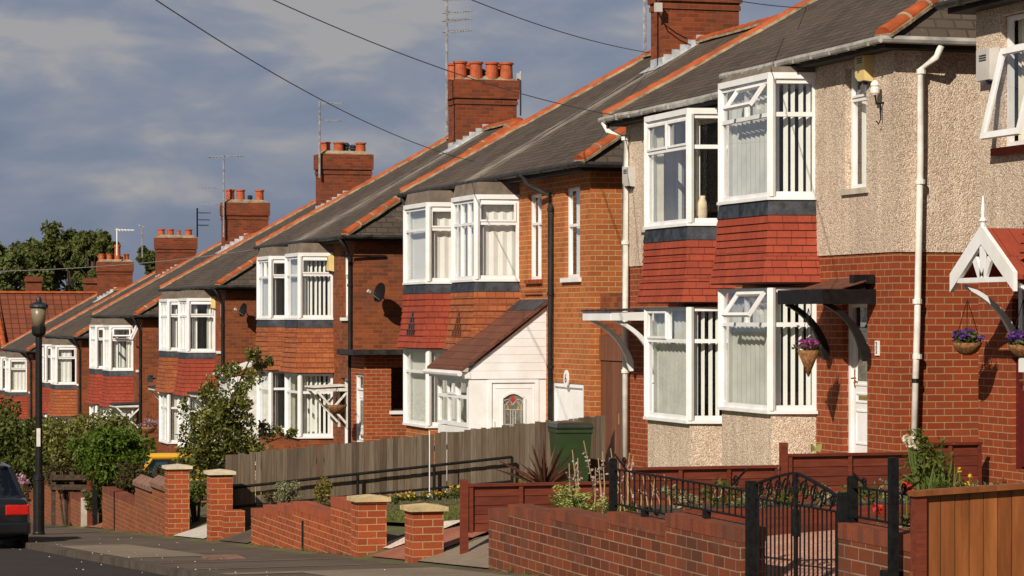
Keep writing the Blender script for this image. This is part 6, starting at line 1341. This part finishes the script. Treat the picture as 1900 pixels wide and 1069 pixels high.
# ------------------------------------------------------------ wheelie bin
bx, by = 13.45, 41.55; bz = garden(bx, by); BN = thing('wheelie_bin', (bx, by, bz), 'dark green wheelie bin at the end of the grey board fence', 'bin'); ca, sa = math.cos(-.12), math.sin(-.12)
Q = lambda u, v, z: Vector((bx + u * ca - v * sa, by + u * sa + v * ca, bz + z)); rect = lambda a, b_, z, o=0: [Q(-a, -b_ + o, z), Q(a, -b_ + o, z), Q(a, b_ + o, z), Q(-a, b_ + o, z)]
MB().loft([rect(.23, .27, .04), rect(.245, .29, .2), rect(.285, .345, .93), rect(.30, .365, .94), rect(.30, .365, 1.0)]).build('body', 'bin', BN, bevel=.015)
MB().loft([rect(.31, .38, 1.002), rect(.315, .385, 1.03), rect(.29, .36, 1.09), rect(.2, .27, 1.11)]).build('lid', 'bin_dark', BN, bevel=.012)
MB().tube([Q(-.2, .40, .98), Q(-.2, .46, .99), Q(.2, .46, .99), Q(.2, .40, .98)], .016, 6).build('handle', 'bin_dark', BN)
for u in (-.26, .26):
    c = Q(u, .30, .11); MB().loft([[c + Vector((ca, sa, 0)) * d + (Vector((-sa, ca, 0)) * math.cos(a) + Vector((0, 0, 1)) * math.sin(a)) * .11 for a in [6.2832 * i / 14 for i in range(14)]] for d in (-.03, .03)]).build('wheel', 'tyre', BN)

# ------------------------------------------------------------ hanging baskets
p = PY(1499, 655, 33.0)
hanging_basket('cone-shaped hanging basket with magenta flowers under the black canopy', PX(1500, 650, 13.86), .15, 'petal_magenta', 260, 'cone', .55, 5)
p = PX(1795, 636, 14.0); hanging_basket('round hanging basket of purple flowers beside the white pipe, left of the gabled hood', p, .17, 'petal_purple', 700, 'bowl', .5, 6)
p = PX(1899, 640, 13.9); hanging_basket('purple basket cut by the right edge of the picture', p, .17, 'petal_purple', 500, 'bowl', .5, 7)
p = PX(625, 752, 13.85); hanging_basket('nearly empty brown wire basket under the white triangular bracket', p, .235, 'petal_pink', 0, 'bowl', .4, 8)
p = PX(276, 792, 13.75); hanging_basket('basket of pink flowers beside the white bay behind the conifers', p, .26, 'petal_pink', 420, 'bowl', .5, 9)

# ------------------------------------------------------------ overhead cables
def cable(label, a, b, sag, r=.013, m='wire'):
    a, b = Vector(a), Vector(b); n = 24; pts = [a.lerp(b, t / n) - Vector((0, 0, sag * 4 * (t / n) * (1 - t / n))) for t in range(n + 1)]
    o = MB().tube(pts, r, 5).build('overhead_cable', m, origin=tuple(b)); tag(o, label, 'cable', 'overhead cables'); return o
def at(x, y, D): k = (x - 950) / F_PX; return Vector((CY * D * k + SY * D, CY * D - SY * D * k, (HOR - y) * D / F_PX))
cable('long cable falling from the top left to the bays of the orange brick house', at(150, -95, 27), at(880, 300, 52), .30, .0075)
cable('cable passing behind the tall many-rod aerial to the pebbledash house', at(360, -70, 30), at(1140, 214, 43.6), .22, .0075)
cable('cable meeting the base of the highest chimney', at(760, -50, 38), at(1205, 98, 54.5), .15, .0085)
cable('short cable crossing above the pebbledash roof, top right', at(1240, -25, 30), at(1500, 15, 44.0), .05, .007)
cable('thin pale cable crossing in front of the far trees and roofs', at(-60, 505, 60), at(474, 463, 73.5), .12, .010, 'alarm_grey')

p = PX(1303, 385, 14.1); va = thing('vase', (p.x, p.y, 1.42), 'cream vase standing inside the open-curtained upper bay', 'vase'); MB().lathe((p.x, p.y, 1.42), [(.05, 0), (.075, .1), (.07, .28), (.045, .34), (.05, .38)], 12).build('body', 'stone', va, smooth=True)
bk = thing('book', (p.x - .1, p.y + .12, 1.42), 'thin pale book leaning beside the cream vase in the upper bay', 'book'); MB().hexa([(p.x - .12, p.y + .05, 1.42), (p.x + .06, p.y + .05, 1.42), (p.x + .06, p.y + .08, 1.42), (p.x - .12, p.y + .08, 1.42)], [(p.x - .12, p.y + .16, 1.78), (p.x + .06, p.y + .16, 1.78), (p.x + .06, p.y + .19, 1.78), (p.x - .12, p.y + .19, 1.78)]).build('cover', 'net', bk)
# fallen blossom along the kerb
mb = MB(); rnd = random.Random(21)
for k in range(50):
    y = rnd.uniform(24, 46); x = 5.1 + rnd.gauss(0, .35) if k % 3 else rnd.uniform(5.3, 7.6)
    z = street(y) + .008 if x > 5.2 else street(y) - .04 - .012 * abs(x - 1)
    if 5.05 < x <= 5.2: z = street(y) + .012
    s_ = rnd.uniform(.005, .013); mb.add([(x - s_, y, z), (x, y - s_, z), (x + s_, y, z), (x, y + s_, z), (x, y, z + s_ * .8)], [(0, 1, 4), (1, 2, 4), (2, 3, 4), (3, 0, 4)])
tag(mb.build('fallen_petals', 'petal_white', origin=(5, 35, -3)), 'white petals scattered along the kerb and pavement', 'petals', kind='stuff')

# weeds at the foot of the walls, a cover in the pavement
mb = MB(); rnd = random.Random(33)
for k in range(60):
    y = rnd.choice([rnd.uniform(20, 26.4), rnd.uniform(32.5, 38.9), rnd.uniform(46.5, 57)]); x = XW - .02
    for j in range(10):
        h = rnd.uniform(.03, .10); dx, dy = rnd.uniform(-.05, .02), rnd.uniform(-.05, .05); z = street(y) + .004
        mb.add([(x - .02, y - .006, z), (x - .02, y + .006, z), (x + dx, y + dy, z + h)], [(0, 1, 2)])
tag(mb.build('weeds', 'grass', origin=(7.68, 35, -3)), 'little weeds along the foot of the brick walls', 'weeds', kind='stuff')
tag(MB().box(6.0, 6.45, 33.0, 33.6, street(33.6) + .0, street(33) + .006).build('utility_cover', 'coping'), 'rusty rectangular cover set in the pavement before the stepped wall', 'cover')
